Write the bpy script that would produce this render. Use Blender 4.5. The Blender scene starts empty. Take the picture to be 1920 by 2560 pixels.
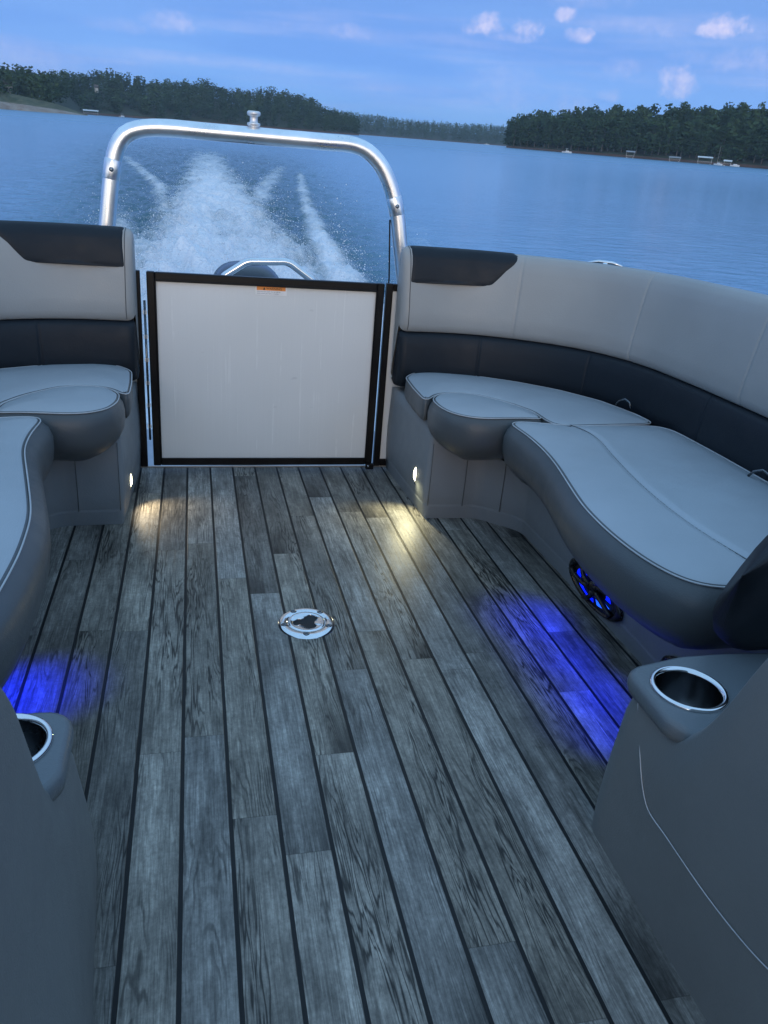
import bpy, bmesh, math, random
import numpy as np
from mathutils import Vector, Matrix, noise as mnoise
from mathutils.geometry import delaunay_2d_cdt
random.seed(7); rng = np.random.default_rng(7)
S = bpy.context.scene; C = S.collection
R = math.radians

# ------------------------------------------------------------------ frames
# boat coordinates: x to starboard of the view, y towards the stern gate, z up off the deck.
# the boat runs bow-up, so its frame is tilted a few degrees against the level water (world).
UPB = Vector((-0.01652801, -0.04564067, 0.99882118))
YW = (Vector((0, 1, 0)) - UPB * UPB[1]).normalized()
XW = YW.cross(UPB)
RB = Matrix((XW, YW, UPB)).to_4x4()
CAMZ = 1.2
WATER_DROP = 1.78                       # water level below the camera
BOAT = Matrix.Translation((0, 0, WATER_DROP)) @ RB @ Matrix.Translation((0, 0, -CAMZ))

# ------------------------------------------------------------------ camera
cam = bpy.data.cameras.new('camera'); camo = bpy.data.objects.new('camera', cam); C.objects.link(camo)
cam.sensor_fit = 'VERTICAL'; cam.sensor_height = 36; cam.lens = 36 * 1950 / 2560
cam.clip_start = .05; cam.clip_end = 20000
yaw, pit, rol = 0.253786668, 0.400323548, 0.0833775591
fw = Vector((math.sin(yaw) * math.cos(pit), math.cos(yaw) * math.cos(pit), -math.sin(pit)))
r0 = Vector((math.cos(yaw), -math.sin(yaw), 0)); u0 = r0.cross(fw)
rt = math.cos(rol) * r0 + math.sin(rol) * u0; up = -math.sin(rol) * r0 + math.cos(rol) * u0
m = Matrix((rt, up, -fw)).transposed().to_4x4(); m.translation = (0, 0, CAMZ)
camo.matrix_world = BOAT @ m
S.camera = camo

# ------------------------------------------------------------------ node helper
class NT:
    def __init__(s, nt): s.nt = nt
    def node(s, t, **kw):
        n = s.nt.nodes.new(t)
        for k, v in kw.items(): setattr(n, k, v)
        return n
    def put(s, sock, v):
        if v is None: return
        if isinstance(v, bpy.types.NodeSocket): s.nt.links.new(v, sock)
        else:
            if sock.type == 'RGBA' and hasattr(v, '__len__') and len(v) == 3: v = (*v, 1)
            sock.default_value = v
    def m(s, op, a, b=None, c=None, clamp=False):
        n = s.node('ShaderNodeMath', operation=op, use_clamp=clamp)
        s.put(n.inputs[0], a); s.put(n.inputs[1], b)
        if c is not None: s.put(n.inputs[2], c)
        return n.outputs[0]
    def vm(s, op, a, b=None):
        n = s.node('ShaderNodeVectorMath', operation=op); s.put(n.inputs[0], a); s.put(n.inputs[1], b)
        return n.outputs[1] if op in ('LENGTH', 'DOT_PRODUCT', 'DISTANCE') else n.outputs[0]
    def xyz(s, x=0, y=0, z=0):
        n = s.node('ShaderNodeCombineXYZ'); s.put(n.inputs[0], x); s.put(n.inputs[1], y); s.put(n.inputs[2], z); return n.outputs[0]
    def sep(s, v):
        n = s.node('ShaderNodeSeparateXYZ'); s.put(n.inputs[0], v); return n.outputs
    def noise(s, v, scale=1, detail=3, rough=.5, dist=0, out=0):
        n = s.node('ShaderNodeTexNoise'); s.put(n.inputs['Vector'], v); s.put(n.inputs['Scale'], scale)
        s.put(n.inputs['Detail'], detail); s.put(n.inputs['Roughness'], rough); s.put(n.inputs['Distortion'], dist)
        return n.outputs[out]
    def white(s, v):
        n = s.node('ShaderNodeTexWhiteNoise', noise_dimensions='3D'); s.put(n.inputs['Vector'], v); return n.outputs[0]
    def mr(s, v, a, b, c=0, d=1, smooth=False):
        n = s.node('ShaderNodeMapRange', interpolation_type='SMOOTHSTEP' if smooth else 'LINEAR')
        for i, q in enumerate((v, a, b, c, d)): s.put(n.inputs[i], q)
        return n.outputs[0]
    def mix(s, f, a, b, blend='MIX'):
        n = s.node('ShaderNodeMix', data_type='RGBA', blend_type=blend)
        s.put(n.inputs[0], f); s.put(n.inputs[6], a); s.put(n.inputs[7], b); return n.outputs[2]
    def bump(s, h, strength=.3, dist=.01, normal=None):
        n = s.node('ShaderNodeBump'); s.put(n.inputs['Height'], h); n.inputs['Strength'].default_value = strength
        n.inputs['Distance'].default_value = dist; s.put(n.inputs['Normal'], normal); return n.outputs[0]
    def coord(s, k='Object'):
        return s.node('ShaderNodeTexCoord').outputs[k]
    def attr(s, name, out='Color'):
        n = s.node('ShaderNodeAttribute', attribute_name=name); return n.outputs[out]

def mat(name):
    mt = bpy.data.materials.new(name); mt.use_nodes = True
    N = NT(mt.node_tree); b = mt.node_tree.nodes['Principled BSDF']
    return mt, N, b

# ------------------------------------------------------------------ sky, sun, exposure
SUN_EL, SUN_AZ = 12.0, 188.0              # dusk glow low behind the camera (azimuth from +y, clockwise)
UPPER_A, UPPER_B, GLOW = (3.4, 6.2, 9.6), (4.2, 7.1, 10.8), (18.2, 17.8, 16.2)
w = bpy.data.worlds.new('World'); S.world = w; w.use_nodes = True
N = NT(w.node_tree); bg = w.node_tree.nodes['Background']
sky = N.node('ShaderNodeTexSky'); sky.sky_type = 'NISHITA'; sky.sun_disc = False
sky.sun_elevation = R(SUN_EL); sky.sun_rotation = R(SUN_AZ); sky.altitude = 1000; sky.ozone_density = 6
sky.air_density = .5; sky.dust_density = 0
d = N.coord('Generated')
x, y, z = N.sep(d)
az = N.m('MULTIPLY', N.m('ARCTAN2', x, y), 57.29578)
el = N.m('MULTIPLY', N.m('ARCSINE', z), 57.29578)
ae = N.xyz(az, el, 0)
warp = N.noise(ae, .55, 5, .62); warp2 = N.noise(N.vm('ADD', ae, (37, 11, 3)), 1.7, 4, .6)
acc = None
CL = [  # azimuth, elevation, half width, half height, strength  (degrees in the sky)
    (-.9, 5.15, 1.7, .50, .5), (-3.2, 4.75, 2.4, .35, .22), (18.2, 6.5, 1.15, .62, 1), (21.0, 6.4, .95, .60, .9), (20.3, 6.0, 1.6, .28, .5),
    (23.2, 7.3, .55, .42, .85), (24.2, 6.35, .75, .48, .9), (26.0, 6.9, 2.4, .35, .25), (32.6, 7.0, 1.45, .58, 1), (29.2, 6.7, 1.2, .35, .35),
    (30.6, 4.05, 1.15, 1.0, .72), (26.8, 4.6, 1.0, .6, .4), (10.0, 5.6, 1.9, .36, .42), (19.8, 2.9, 2.6, 1.1, .30), (26.5, 3.2, .7, .35, .45),
    (34.0, 5.4, 3.2, .62, .38), (24.0, 2.6, 2.2, .6, .28), (24.5, 8.3, 2.5, .6, .25),
    (60, 9, 6, 2, .7), (-30, 8, 6, 1.6, .6), (90, 14, 9, 3, .6), (150, 12, 12, 3, .7), (-120, 14, 12, 3, .7), (-70, 12, 8, 2, .6)]
for a, e, ww, hh, st in CL:
    u = N.m('DIVIDE', N.m('SUBTRACT', az, a), ww * 1.12); v = N.m('DIVIDE', N.m('SUBTRACT', el, e), hh * 1.15)
    # flat-ish base: squeeze below the centre
    v = N.m('MULTIPLY', v, N.mr(v, -.2, .2, 1.35, .9))
    q = N.m('ADD', N.m('MULTIPLY', u, u), N.m('MULTIPLY', v, v))
    q = N.m('ADD', N.m('MULTIPLY', q, .72), N.m('ADD', N.m('MULTIPLY', N.m('SUBTRACT', warp, .5), 3.0), N.m('MULTIPLY', N.m('SUBTRACT', warp2, .5), .8)))
    c = N.mr(q, 1.05 if st > .6 else 1.4, -.45 if st > .6 else -.9, 0, st, smooth=True)
    acc = c if acc is None else N.m('MAXIMUM', acc, c)
streak = N.noise(N.xyz(N.m('MULTIPLY', az, .05), N.m('MULTIPLY', el, .55), 4.2), 1.0, 4, .55)
streak = N.m('MULTIPLY', N.mr(streak, .46, .75, 0, .36, smooth=True), N.mr(el, 0, 30, 1, .4))
acc2 = N.m('MAXIMUM', acc, streak)
skyc = N.mix(.62, sky.outputs[0], (2.9, 5.2, 10.6))            # thin dusk veil in front of the clear sky
# bright high overcast overhead, and the sunset glow low behind the camera
skyc = N.mix(N.mr(el, 11, 36, 0, 1, smooth=True), skyc, N.mix(N.mr(warp, .35, .65), UPPER_A, UPPER_B))
sdir = (math.sin(R(SUN_AZ)), math.cos(R(SUN_AZ)), 0)
gl = N.m('MULTIPLY', N.mr(N.vm('DOT_PRODUCT', d, sdir), .05, .85, 0, 1, smooth=True), N.mr(el, 30, 4, 0, 1, smooth=True))
skyc = N.mix(gl, skyc, GLOW)
grey = N.noise(N.xyz(N.m('MULTIPLY', az, .045), N.m('MULTIPLY', el, .42), 9.1), 1.0, 3, .5)
skyc = N.mix(N.m('MULTIPLY', N.mr(grey, .42, .62, 0, .5, smooth=True), N.mr(el, 9, 4, .3, 1)), skyc, N.mix(1, skyc, (.70, .80, .93), 'MULTIPLY'))
cloudc = N.mix(N.mr(warp2, .35, .65), (7.4, 7.4, 10.4), (5.4, 6.0, 9.8))
w.node_tree.links.new(N.mix(acc2, skyc, cloudc), bg.inputs['Color'])
bg.inputs['Strength'].default_value = .10

sl = bpy.data.lights.new('sun', 'SUN'); so = bpy.data.objects.new('sun', sl); C.objects.link(so)
sl.energy = .5; sl.angle = R(25); sl.color = (1.0, .72, .50)
sd = Vector((math.sin(R(SUN_AZ)) * math.cos(R(SUN_EL)), math.cos(R(SUN_AZ)) * math.cos(R(SUN_EL)), math.sin(R(SUN_EL))))
so.rotation_euler = sd.to_track_quat('Z', 'Y').to_euler()
S.view_settings.view_transform = 'Standard'; S.view_settings.look = 'None'; S.view_settings.gamma = 1
S.view_settings.exposure = 0.0

# ------------------------------------------------------------------ object helpers
BOATROOTS = []
def tag(o, label=None, cat=None, group=None, kind=None):
    for k, v in (('label', label), ('category', cat), ('group', group), ('kind', kind)):
        if v: o[k] = v
    return o
def thing(name, loc, label, cat, group=None, boat=True):
    o = bpy.data.objects.new(name, None); C.objects.link(o); o.location = loc; o.empty_display_size = .1
    tag(o, label, cat, group)
    if boat: BOATROOTS.append(o)
    return o
def rootloc(p):
    v = Vector((0, 0, 0))
    while p: v += p.location; p = p.parent
    return v
def mesh_obj(name, verts, faces, mats, parent=None, mi=None, smooth=True, boat=True):
    me = bpy.data.meshes.new(name); off = rootloc(parent)
    V = np.asarray(verts, dtype=float) - np.array(off)
    me.from_pydata([tuple(v) for v in V], [], [tuple(int(i) for i in f) for f in faces])
    if not isinstance(mats, (list, tuple)): mats = [mats]
    for q in mats: me.materials.append(q)
    if mi is not None: me.polygons.foreach_set('material_index', np.asarray(mi, dtype=np.int32))
    me.polygons.foreach_set('use_smooth', [bool(smooth)] * len(me.polygons)); me.update()
    o = bpy.data.objects.new(name, me); C.objects.link(o); o.parent = parent
    if parent is None and boat: BOATROOTS.append(o)
    return o
def bm_obj(name, bm, mats, parent=None, smooth=False, boat=True, auto=None):
    bmesh.ops.recalc_face_normals(bm, faces=bm.faces)
    bm.transform(Matrix.Translation(-rootloc(parent)))
    me = bpy.data.meshes.new(name); bm.to_mesh(me); bm.free()
    if not isinstance(mats, (list, tuple)): mats = [mats]
    for q in mats: me.materials.append(q)
    me.polygons.foreach_set('use_smooth', [smooth] * len(me.polygons)); me.update()
    if auto: me.set_sharp_from_angle(angle=R(auto))
    o = bpy.data.objects.new(name, me); C.objects.link(o); o.parent = parent
    if parent is None and boat: BOATROOTS.append(o)
    return o
def box(bm, x0, x1, y0, y1, z0, z1, bev=0, seg=2):
    r = bmesh.ops.create_cube(bm, size=1); vs = r['verts']
    for v in vs: v.co = Vector((x0 + (v.co.x + .5) * (x1 - x0), y0 + (v.co.y + .5) * (y1 - y0), z0 + (v.co.z + .5) * (z1 - z0)))
    if bev:
        es = list({e for v in vs for e in v.link_edges})
        bmesh.ops.bevel(bm, geom=es, offset=bev, segments=seg, affect='EDGES', profile=.5)
def tube_data(pts, rad, seg=10, closed=False, cap=True, flat=None):
    P = [Vector(p) for p in pts]; n = len(P); V = []; F = []
    rads = rad if hasattr(rad, '__len__') else [rad] * n
    t0 = (P[1] - P[0]).normalized(); ref = Vector((0, 0, 1)) if abs(t0.z) < .9 else Vector((1, 0, 0))
    nrm = t0.cross(ref).normalized()
    for i in range(n):
        a = P[(i - 1) % n] if (closed or i > 0) else P[i]; b = P[(i + 1) % n] if (closed or i < n - 1) else P[i]
        t = (b - a).normalized(); nrm = (nrm - t * nrm.dot(t)).normalized(); bn = t.cross(nrm)
        for k in range(seg):
            an = 2 * math.pi * k / seg; V.append(P[i] + rads[i] * (math.cos(an) * nrm + math.sin(an) * bn))
    for i in range(n if closed else n - 1):
        j = (i + 1) % n
        for k in range(seg): F.append((i * seg + k, i * seg + (k + 1) % seg, j * seg + (k + 1) % seg, j * seg + k))
    if cap and not closed:
        F.append(tuple(range(seg))[::-1]); F.append(tuple((n - 1) * seg + k for k in range(seg)))
    return V, F
def merge(parts):
    V = []; F = []
    for v, f in parts:
        o = len(V); V += list(v); F += [tuple(i + o for i in q) for q in f]
    return V, F
def lathe_data(prof, center, axis='z', seg=32, cap=False):
    V = []; F = []; c = Vector(center)
    for r, h in prof:
        for k in range(seg):
            a = 2 * math.pi * k / seg
            V.append(c + (Vector((r * math.cos(a), r * math.sin(a), h)) if axis == 'z' else Vector((h, r * math.cos(a), r * math.sin(a))) if axis == 'x' else Vector((r * math.cos(a), -h, r * math.sin(a)))))
    for i in range(len(prof) - 1):
        for k in range(seg): F.append((i * seg + k, i * seg + (k + 1) % seg, (i + 1) * seg + (k + 1) % seg, (i + 1) * seg + k))
    if cap: F.append(tuple(range(seg))[::-1]); F.append(tuple((len(prof) - 1) * seg + k for k in range(seg)))
    return V, F
def spline(pts, n, closed=False):
    """Catmull-Rom resampled to n even points"""
    P = np.array(pts, float); k = len(P); out = []
    idx = range(k) if closed else range(k - 1)
    for i in idx:
        if closed: p0, p1, p2, p3 = P[(i - 1) % k], P[i], P[(i + 1) % k], P[(i + 2) % k]
        else: p0, p1, p2, p3 = P[max(i - 1, 0)], P[i], P[i + 1], P[min(i + 2, k - 1)]
        a, b, c = np.linalg.norm(p1 - p0) ** .5 + 1e-6, np.linalg.norm(p2 - p1) ** .5 + 1e-6, np.linalg.norm(p3 - p2) ** .5 + 1e-6
        m1 = (p1 - p0) / a - (p2 - p0) / (a + b) + (p2 - p1) / b; m2 = (p2 - p1) / b - (p3 - p1) / (b + c) + (p3 - p2) / c
        if not closed and i == 0: m1 = (p2 - p1) / b
        if not closed and i == k - 2: m2 = (p2 - p1) / b
        m1 *= b; m2 *= b
        for t in np.linspace(0, 1, 16, endpoint=False):
            out.append((2 * t**3 - 3 * t**2 + 1) * p1 + (t**3 - 2 * t**2 + t) * m1 + (-2 * t**3 + 3 * t**2) * p2 + (t**3 - t**2) * m2)
    out.append(P[0] if closed else P[-1]); out = np.array(out)
    L = np.r_[0, np.cumsum(np.linalg.norm(np.diff(out, axis=0), axis=1))]
    s = np.linspace(0, L[-1], n, endpoint=not closed)
    return np.stack([np.interp(s, L, out[:, j]) for j in range(out.shape[1])], 1)
def fillet(pts, r, n=6, closed=True):
    """polygon with rounded corners; r a number or one per point"""
    P = [np.array(p, float) for p in pts]; k = len(P); out = []
    for i in range(k):
        ri = r[i] if hasattr(r, '__len__') else r
        if (not closed and i in (0, k - 1)) or ri <= 0: out.append(P[i]); continue
        a, b, c = P[i - 1], P[i], P[(i + 1) % k]; u = (a - b); v = (c - b); lu, lv = np.linalg.norm(u), np.linalg.norm(v)
        u /= lu; v /= lv; ang = math.acos(max(-1, min(1, float(u @ v)))); dd = min(ri / math.tan(ang / 2), lu * .48, lv * .48)
        p0, p1 = b + u * dd, b + v * dd
        for t in np.linspace(0, 1, n): out.append((1 - t)**2 * p0 + 2 * t * (1 - t) * b + t * t * p1)
    return np.array(out)
def inpoly(P, Q):
    x, y = P[:, 0], P[:, 1]; c = np.zeros(len(P), bool); j = len(Q) - 1
    for i in range(len(Q)):
        xi, yi = Q[i]; xj, yj = Q[j]
        cond = ((yi > y) != (yj > y)) & (x < (xj - xi) * (y - yi) / (yj - yi + 1e-15) + xi); c ^= cond; j = i
    return c
def distpoly(P, Q, closed=True):
    A = np.array(Q); B = np.roll(A, -1, 0)
    if not closed: A, B = A[:-1], B[:-1]
    d = np.full(len(P), 1e9)
    for a, b in zip(A, B):
        ab = b - a; t = np.clip(((P - a) @ ab) / (ab @ ab + 1e-12), 0, 1)
        d = np.minimum(d, np.hypot(*(P - a - t[:, None] * ab).T))
    return d
def cap_data(Q, step, hfun):
    """triangulated cap of polygon Q with interior points; hfun(points)->z"""
    Q = np.array(Q); lo, hi = Q.min(0), Q.max(0)
    gx, gy = np.meshgrid(np.arange(lo[0], hi[0], step), np.arange(lo[1], hi[1], step * .866), indexing='ij')
    gx = gx + (np.arange(gx.shape[1]) % 2) * step / 2
    G = np.stack([gx.ravel(), gy.ravel()], 1); G = G[inpoly(G, Q)]; G = G[distpoly(G, Q) > step * .55]
    allp = np.vstack([Q, G]); n = len(Q)
    r = delaunay_2d_cdt([Vector(p) for p in allp], [], [list(range(n))], 1, 1e-7)
    P2 = np.array([tuple(p) for p in r[0]]); return P2, r[2], hfun(P2)
def offset(Q, dd):
    """move a closed CCW outline outwards by dd"""
    T = np.roll(Q, -1, 0) - np.roll(Q, 1, 0); T /= np.linalg.norm(T, axis=1)[:, None] + 1e-12
    return Q + dd * np.stack([T[:, 1], -T[:, 0]], 1)
def soften(Q, step=.011, it=2, g=2.2):
    Q = np.array(Q, float)
    for _ in range(it):
        nx = np.roll(Q, -1, 0); Q = np.stack([.75 * Q + .25 * nx, .25 * Q + .75 * nx], 1).reshape(-1, 2)
    C_ = np.vstack([Q, Q[:1]]); L = np.r_[0, np.cumsum(np.linalg.norm(np.diff(C_, axis=0), axis=1))]; n = int(L[-1] / step); s_ = np.linspace(0, L[-1], n, endpoint=False)
    R_ = np.stack([np.interp(s_, L, C_[:, 0]), np.interp(s_, L, C_[:, 1])], 1); kk = range(-int(3 * g), int(3 * g) + 1); wt = [math.exp(-.5 * (i / g) ** 2) for i in kk]
    return sum(w_ * np.roll(R_, i, 0) for i, w_ in zip(kk, wt)) / sum(wt)
def offset_soft(Q, dd, k_=7):
    T = np.roll(Q, -1, 0) - np.roll(Q, 1, 0); Nn = np.stack([T[:, 1], -T[:, 0]], 1); Nn /= np.linalg.norm(Nn, axis=1)[:, None] + 1e-12
    A = sum(np.roll(Nn, i, 0) for i in range(-k_, k_ + 1)) / (2 * k_ + 1); return Q + dd * A
def ccw(Q):
    Q = np.array(Q); a = np.sum(Q[:, 0] * np.roll(Q[:, 1], -1) - np.roll(Q[:, 0], -1) * Q[:, 1])
    return Q if a > 0 else Q[::-1]

# ------------------------------------------------------------------ materials
def vinyl(name, col, rough=.42, wr=.0, spec=.45):
    mt, N, b = mat(name); c = N.coord()
    n1 = N.noise(c, 2.5, 3, .5); g = N.m('ADD', N.noise(c, 420, 2, .5), N.m('MULTIPLY', N.noise(c, 170, 2, .5), .8)); sc = N.noise(c, 14, 4, .6)
    N.put(b.inputs['Base Color'], N.mix(N.mr(n1, .3, .7), [v * .92 for v in col], [v * 1.06 for v in col]))
    N.put(b.inputs['Roughness'], N.mr(sc, .3, .7, rough - .06, rough + .08))
    b.inputs['Specular IOR Level'].default_value = spec
    wk = N.noise(N.vm('MULTIPLY', c, (1, 1, 1.6)), 4.0, 3, .5, .3)
    bn = N.bump(g, .45, .0012); N.put(b.inputs['Normal'], N.bump(N.m('ADD', wk, N.m('MULTIPLY', N.noise(c, 13, 4, .6, .8), .22)), .36, .0045 + wr, bn))
    return mt
M_SEAT = vinyl('light_grey_vinyl', (.385, .425, .46), .36)
M_BACK = vinyl('warm_grey_vinyl', (.338, .345, .342), .38)
M_BOX = vinyl('mid_grey_vinyl', (.085, .097, .105), .36)
M_DARK = vinyl('charcoal_vinyl', (.010, .016, .024), .48, spec=.28)
M_BASE = vinyl('grey_base_vinyl', (.215, .24, .262), .45)
M_CONS = vinyl('console_vinyl', (.19, .20, .20), .48)
M_TRAY = vinyl('tray_plastic', (.135, .155, .17), .33)
M_BLACKV = vinyl('black_bolster_vinyl', (.010, .013, .018), .5)
def simple(name, col, rough=.5, metal=0, **kw):
    mt, N, b = mat(name); c = N.coord(); n = N.noise(c, 9, 4, .6)
    N.put(b.inputs['Base Color'], N.mix(N.mr(n, .3, .7), [v * .88 for v in col], [v * 1.1 for v in col]))
    N.put(b.inputs['Roughness'], N.mr(n, .3, .7, max(rough - .05, .02), rough + .06)); b.inputs['Metallic'].default_value = metal
    for k, v in kw.items(): b.inputs[k].default_value = v
    return mt
M_PIPE = simple('piping_vinyl', (.50, .52, .54), .4)
M_CHROME = simple('polished_steel', (.80, .81, .83), .10, 1)
M_BRUSH = simple('brushed_aluminium', (.88, .90, .93), .30, 1)
M_CASTAL = simple('cast_aluminium', (.82, .83, .85), .38, .7)
M_BLACK = simple('black_anodised', (.004, .004, .005), .34, **{'Specular IOR Level': .25})
M_BLACKP = simple('black_plastic', (.008, .008, .010), .28)
M_SCREW = simple('screw_steel', (.30, .32, .35), .25, 1)
M_HOLE = simple('dark_cavity', (.006, .007, .009), .6)
M_STEELIN = simple('steel_liner', (.16, .17, .18), .25, 1)
M_WHITE = simple('white_label', (.92, .91, .90), .5)
M_ORANGE = simple('orange_label', (.95, .33, .07), .5)
M_INK = simple('black_ink', (.015, .014, .014), .6)
M_GREYINK = simple('grey_ink', (.18, .18, .18), .6)
M_COWL = simple('motor_cowl', (.02, .03, .045), .22)
M_CONTACT = simple('trim_aluminium', (.42, .44, .46), .4, 1)
def emis(name, col, st):
    mt, N, b = mat(name); b.inputs['Base Color'].default_value = (*col, 1)
    b.inputs['Emission Color'].default_value = (*col, 1); b.inputs['Emission Strength'].default_value = st; return mt
M_LEDW = emis('warm_led', (1, .93, .62), 9)
M_LEDB = emis('blue_led', (.0, .012, 1), 1.3)
M_LEDB2 = emis('blue_led_hot', (.01, .10, 1), 1.8)

# brushed, water-streaked gate skin
mt, N, b = mat('gate_skin'); M_SKIN = mt; c = N.coord(); cx, cy, cz = N.sep(c)
st = N.noise(N.xyz(N.m('MULTIPLY', cx, 60), 0, N.m('MULTIPLY', cz, 1.3)), 1, 4, .6)
st2 = N.noise(N.xyz(N.m('MULTIPLY', cx, 210), 0, N.m('MULTIPLY', cz, 2.0)), 1, 2, .5)
bl = N.noise(c, 4, 4, .6)
stm = N.m('MULTIPLY', N.mr(st, .56, .72, 0, 1), N.mr(bl, .4, .6))
col = N.mix(N.mr(N.noise(c, 2.2, 2, .4), .3, .7), (.76, .765, .75), (.82, .82, .805))
col = N.mix(N.m('MULTIPLY', stm, N.mr(cz, .35, .62, .42, .05)), col, (.93, .93, .91)); col = N.mix(N.mr(st2, .3, .8, 0, .04), col, (.3, .3, .3))
sm = N.noise(N.vm('MULTIPLY', c, (1, 1, 2.4)), 13, 2, .4); col = N.mix(N.mr(sm, .74, .82, 0, .25), col, (.3, .3, .3))
N.put(b.inputs['Base Color'], col); b.inputs['Metallic'].default_value = 0
N.put(b.inputs['Roughness'], N.m('ADD', .24, N.m('MULTIPLY', stm, .12)))
b.inputs['Specular IOR Level'].default_value = .6
N.put(b.inputs['Normal'], N.bump(st2, .08, .001))

# teak-look vinyl decking, planks run along y
mt, N, b = mat('deck_planks'); M_DECK = mt; c = N.coord(); cx, cy, cz = N.sep(c)
PW = .0954
u = N.m('DIVIDE', N.m('ADD', cx, .1385 + 20 * PW), PW); pi_ = N.m('FLOOR', u); fx = N.m('SUBTRACT', N.m('FRACT', u), .5)
rp = N.white(N.xyz(pi_, 3.3, 1.7)); SEG = 1.02
v = N.m('ADD', N.m('DIVIDE', cy, SEG), N.m('MULTIPLY', rp, 7.31)); vi = N.m('FLOOR', v); fv = N.m('FRACT', v)
idv = N.xyz(pi_, vi, 0.5); r1 = N.white(idv); r2 = N.white(N.vm('ADD', idv, (17, 5, 2))); r3 = N.white(N.vm('ADD', idv, (7, 31, 9))); r4 = N.white(N.vm('ADD', idv, (71, 3, 19)))
yo = N.m('ADD', cy, N.m('MULTIPLY', r1, 37)); xo = N.m('ADD', cx, N.m('MULTIPLY', r2, 11))
wob = N.noise(N.xyz(N.m('MULTIPLY', xo, 14), N.m('MULTIPLY', yo, 2.4), r3), 1, 3, .55)
# cathedral grain
arch = N.m('ADD', N.m('MULTIPLY', N.m('MULTIPLY', fx, fx), N.mr(r3, 0, 1, 1.1, 3.2)), N.m('ADD', N.m('MULTIPLY', yo, N.mr(r2, 0, 1, .5, 1.5)), N.m('MULTIPLY', wob, 1.1)))
arch = N.m('ADD', arch, N.m('MULTIPLY', fx, N.mr(r4, 0, 1, -1.6, 1.6)))
ring = N.m('SINE', N.m('MULTIPLY', arch, 52)); ring = N.mr(ring, .1, 1, 0, 1, smooth=True)
ringm = N.m('MULTIPLY', ring, N.mr(N.noise(N.xyz(N.m('MULTIPLY', xo, 16), N.m('MULTIPLY', yo, 3.1), 2), 1, 3, .5), .47, .66, 0, 1))
ringm = N.m('MULTIPLY', ringm, N.mr(r4, .15, .55, .3, 1))
# fine fibres
fib = N.noise(N.xyz(N.m('MULTIPLY', xo, 330), N.m('MULTIPLY', yo, 14), r1), 1, 4, .65)
fib2 = N.noise(N.xyz(N.m('MULTIPLY', xo, 110), N.m('MULTIPLY', yo, 4.5), r2), 1, 4, .6)
# splits: thin wandering lines = contour of stretched noise
cn = N.noise(N.xyz(N.m('MULTIPLY', xo, 26), N.m('MULTIPLY', yo, 1.7), r3), 1, 3, .5, .2)
def line(v, lvl, wd): return N.mr(N.m('ABSOLUTE', N.m('SUBTRACT', v, lvl)), 0, wd, 1, 0, smooth=True)
crk = N.m('MAXIMUM', line(cn, .50, .020), N.m('MAXIMUM', line(cn, .565, .024), line(cn, .44, .016)))
crk = N.m('MULTIPLY', crk, N.mr(N.noise(N.xyz(N.m('MULTIPLY', xo, 9), N.m('MULTIPLY', yo, 1.3), 8), 1, 2, .5), .42, .58))
crk = N.m('MULTIPLY', crk, N.mr(r2, .2, .45, .4, 1))
# blotches and stains
bl = N.noise(N.xyz(N.m('MULTIPLY', xo, 13), N.m('MULTIPLY', yo, 3.2), r1), 1, 5, .62)
bl2 = N.noise(N.xyz(N.m('MULTIPLY', xo, 30), N.m('MULTIPLY', yo, 20), 4), 1, 5, .7)
# dark patch that fades away from the butt end of some planks
endd = N.m('MULTIPLY', N.mr(fv, 0, .26, 1, 0, smooth=True), N.mr(r3, .45, .6, 0, 1))
endd = N.m('MULTIPLY', endd, N.mr(N.m('ADD', fib2, N.m('MULTIPLY', fx, N.mr(r1, 0, 1, -1.3, 1.3))), .34, .58))
base = N.mr(r1, 0, 1, .155, .30)
hue = N.mix(r2, (1.05, 1.03, .96), (1.10, 1.02, .86))
tone = N.m('MULTIPLY', base, N.mr(bl, .30, .68, .50, 1.36))
tone = N.m('MULTIPLY', tone, N.mr(bl2, .3, .7, .72, 1.26))
tone = N.m('MULTIPLY', tone, N.mr(fib, .30, .70, .60, 1.32))
tone = N.m('MULTIPLY', tone, N.mr(fib2, .3, .7, .66, 1.26))
bl3 = N.noise(N.xyz(N.m('MULTIPLY', xo, 120), N.m('MULTIPLY', yo, 85), 7), 1, 4, .75)
tone = N.m('MULTIPLY', tone, N.mr(bl3, .3, .7, .74, 1.25))
tone = N.m('MULTIPLY', tone, N.m('SUBTRACT', 1, N.m('MULTIPLY', ringm, .58)))
tone = N.m('MULTIPLY', tone, N.m('SUBTRACT', 1, N.m('MULTIPLY', crk, .88)))
tone = N.m('MULTIPLY', tone, N.m('SUBTRACT', 1, N.m('MULTIPLY', endd, .72)))
butt = N.mr(N.m('MINIMUM', fv, N.m('SUBTRACT', 1, fv)), 0, .0016, .45, 0)
tone = N.m('MULTIPLY', tone, N.m('SUBTRACT', 1, butt))
gro = N.mr(N.m('ABSOLUTE', fx), .453, .462, 0, 1)
colr = N.mix(1, hue, N.xyz(tone, tone, tone), 'MULTIPLY')
colr = N.mix(gro, colr, (.006, .007, .008))
N.put(b.inputs['Base Color'], colr)
N.put(b.inputs['Roughness'], N.m('ADD', N.mr(fib, .3, .7, .42, .56), N.m('MULTIPLY', gro, .1)))
b.inputs['Specular IOR Level'].default_value = .4
hgt = N.m('SUBTRACT', N.m('ADD', N.m('MULTIPLY', fib, .25), N.m('MULTIPLY', N.noise(c, 260, 3, .6), .4)), N.m('ADD', N.m('MULTIPLY', gro, 1.6), N.m('MULTIPLY', crk, .4)))
N.put(b.inputs['Normal'], N.bump(hgt, .5, .0015))

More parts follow.
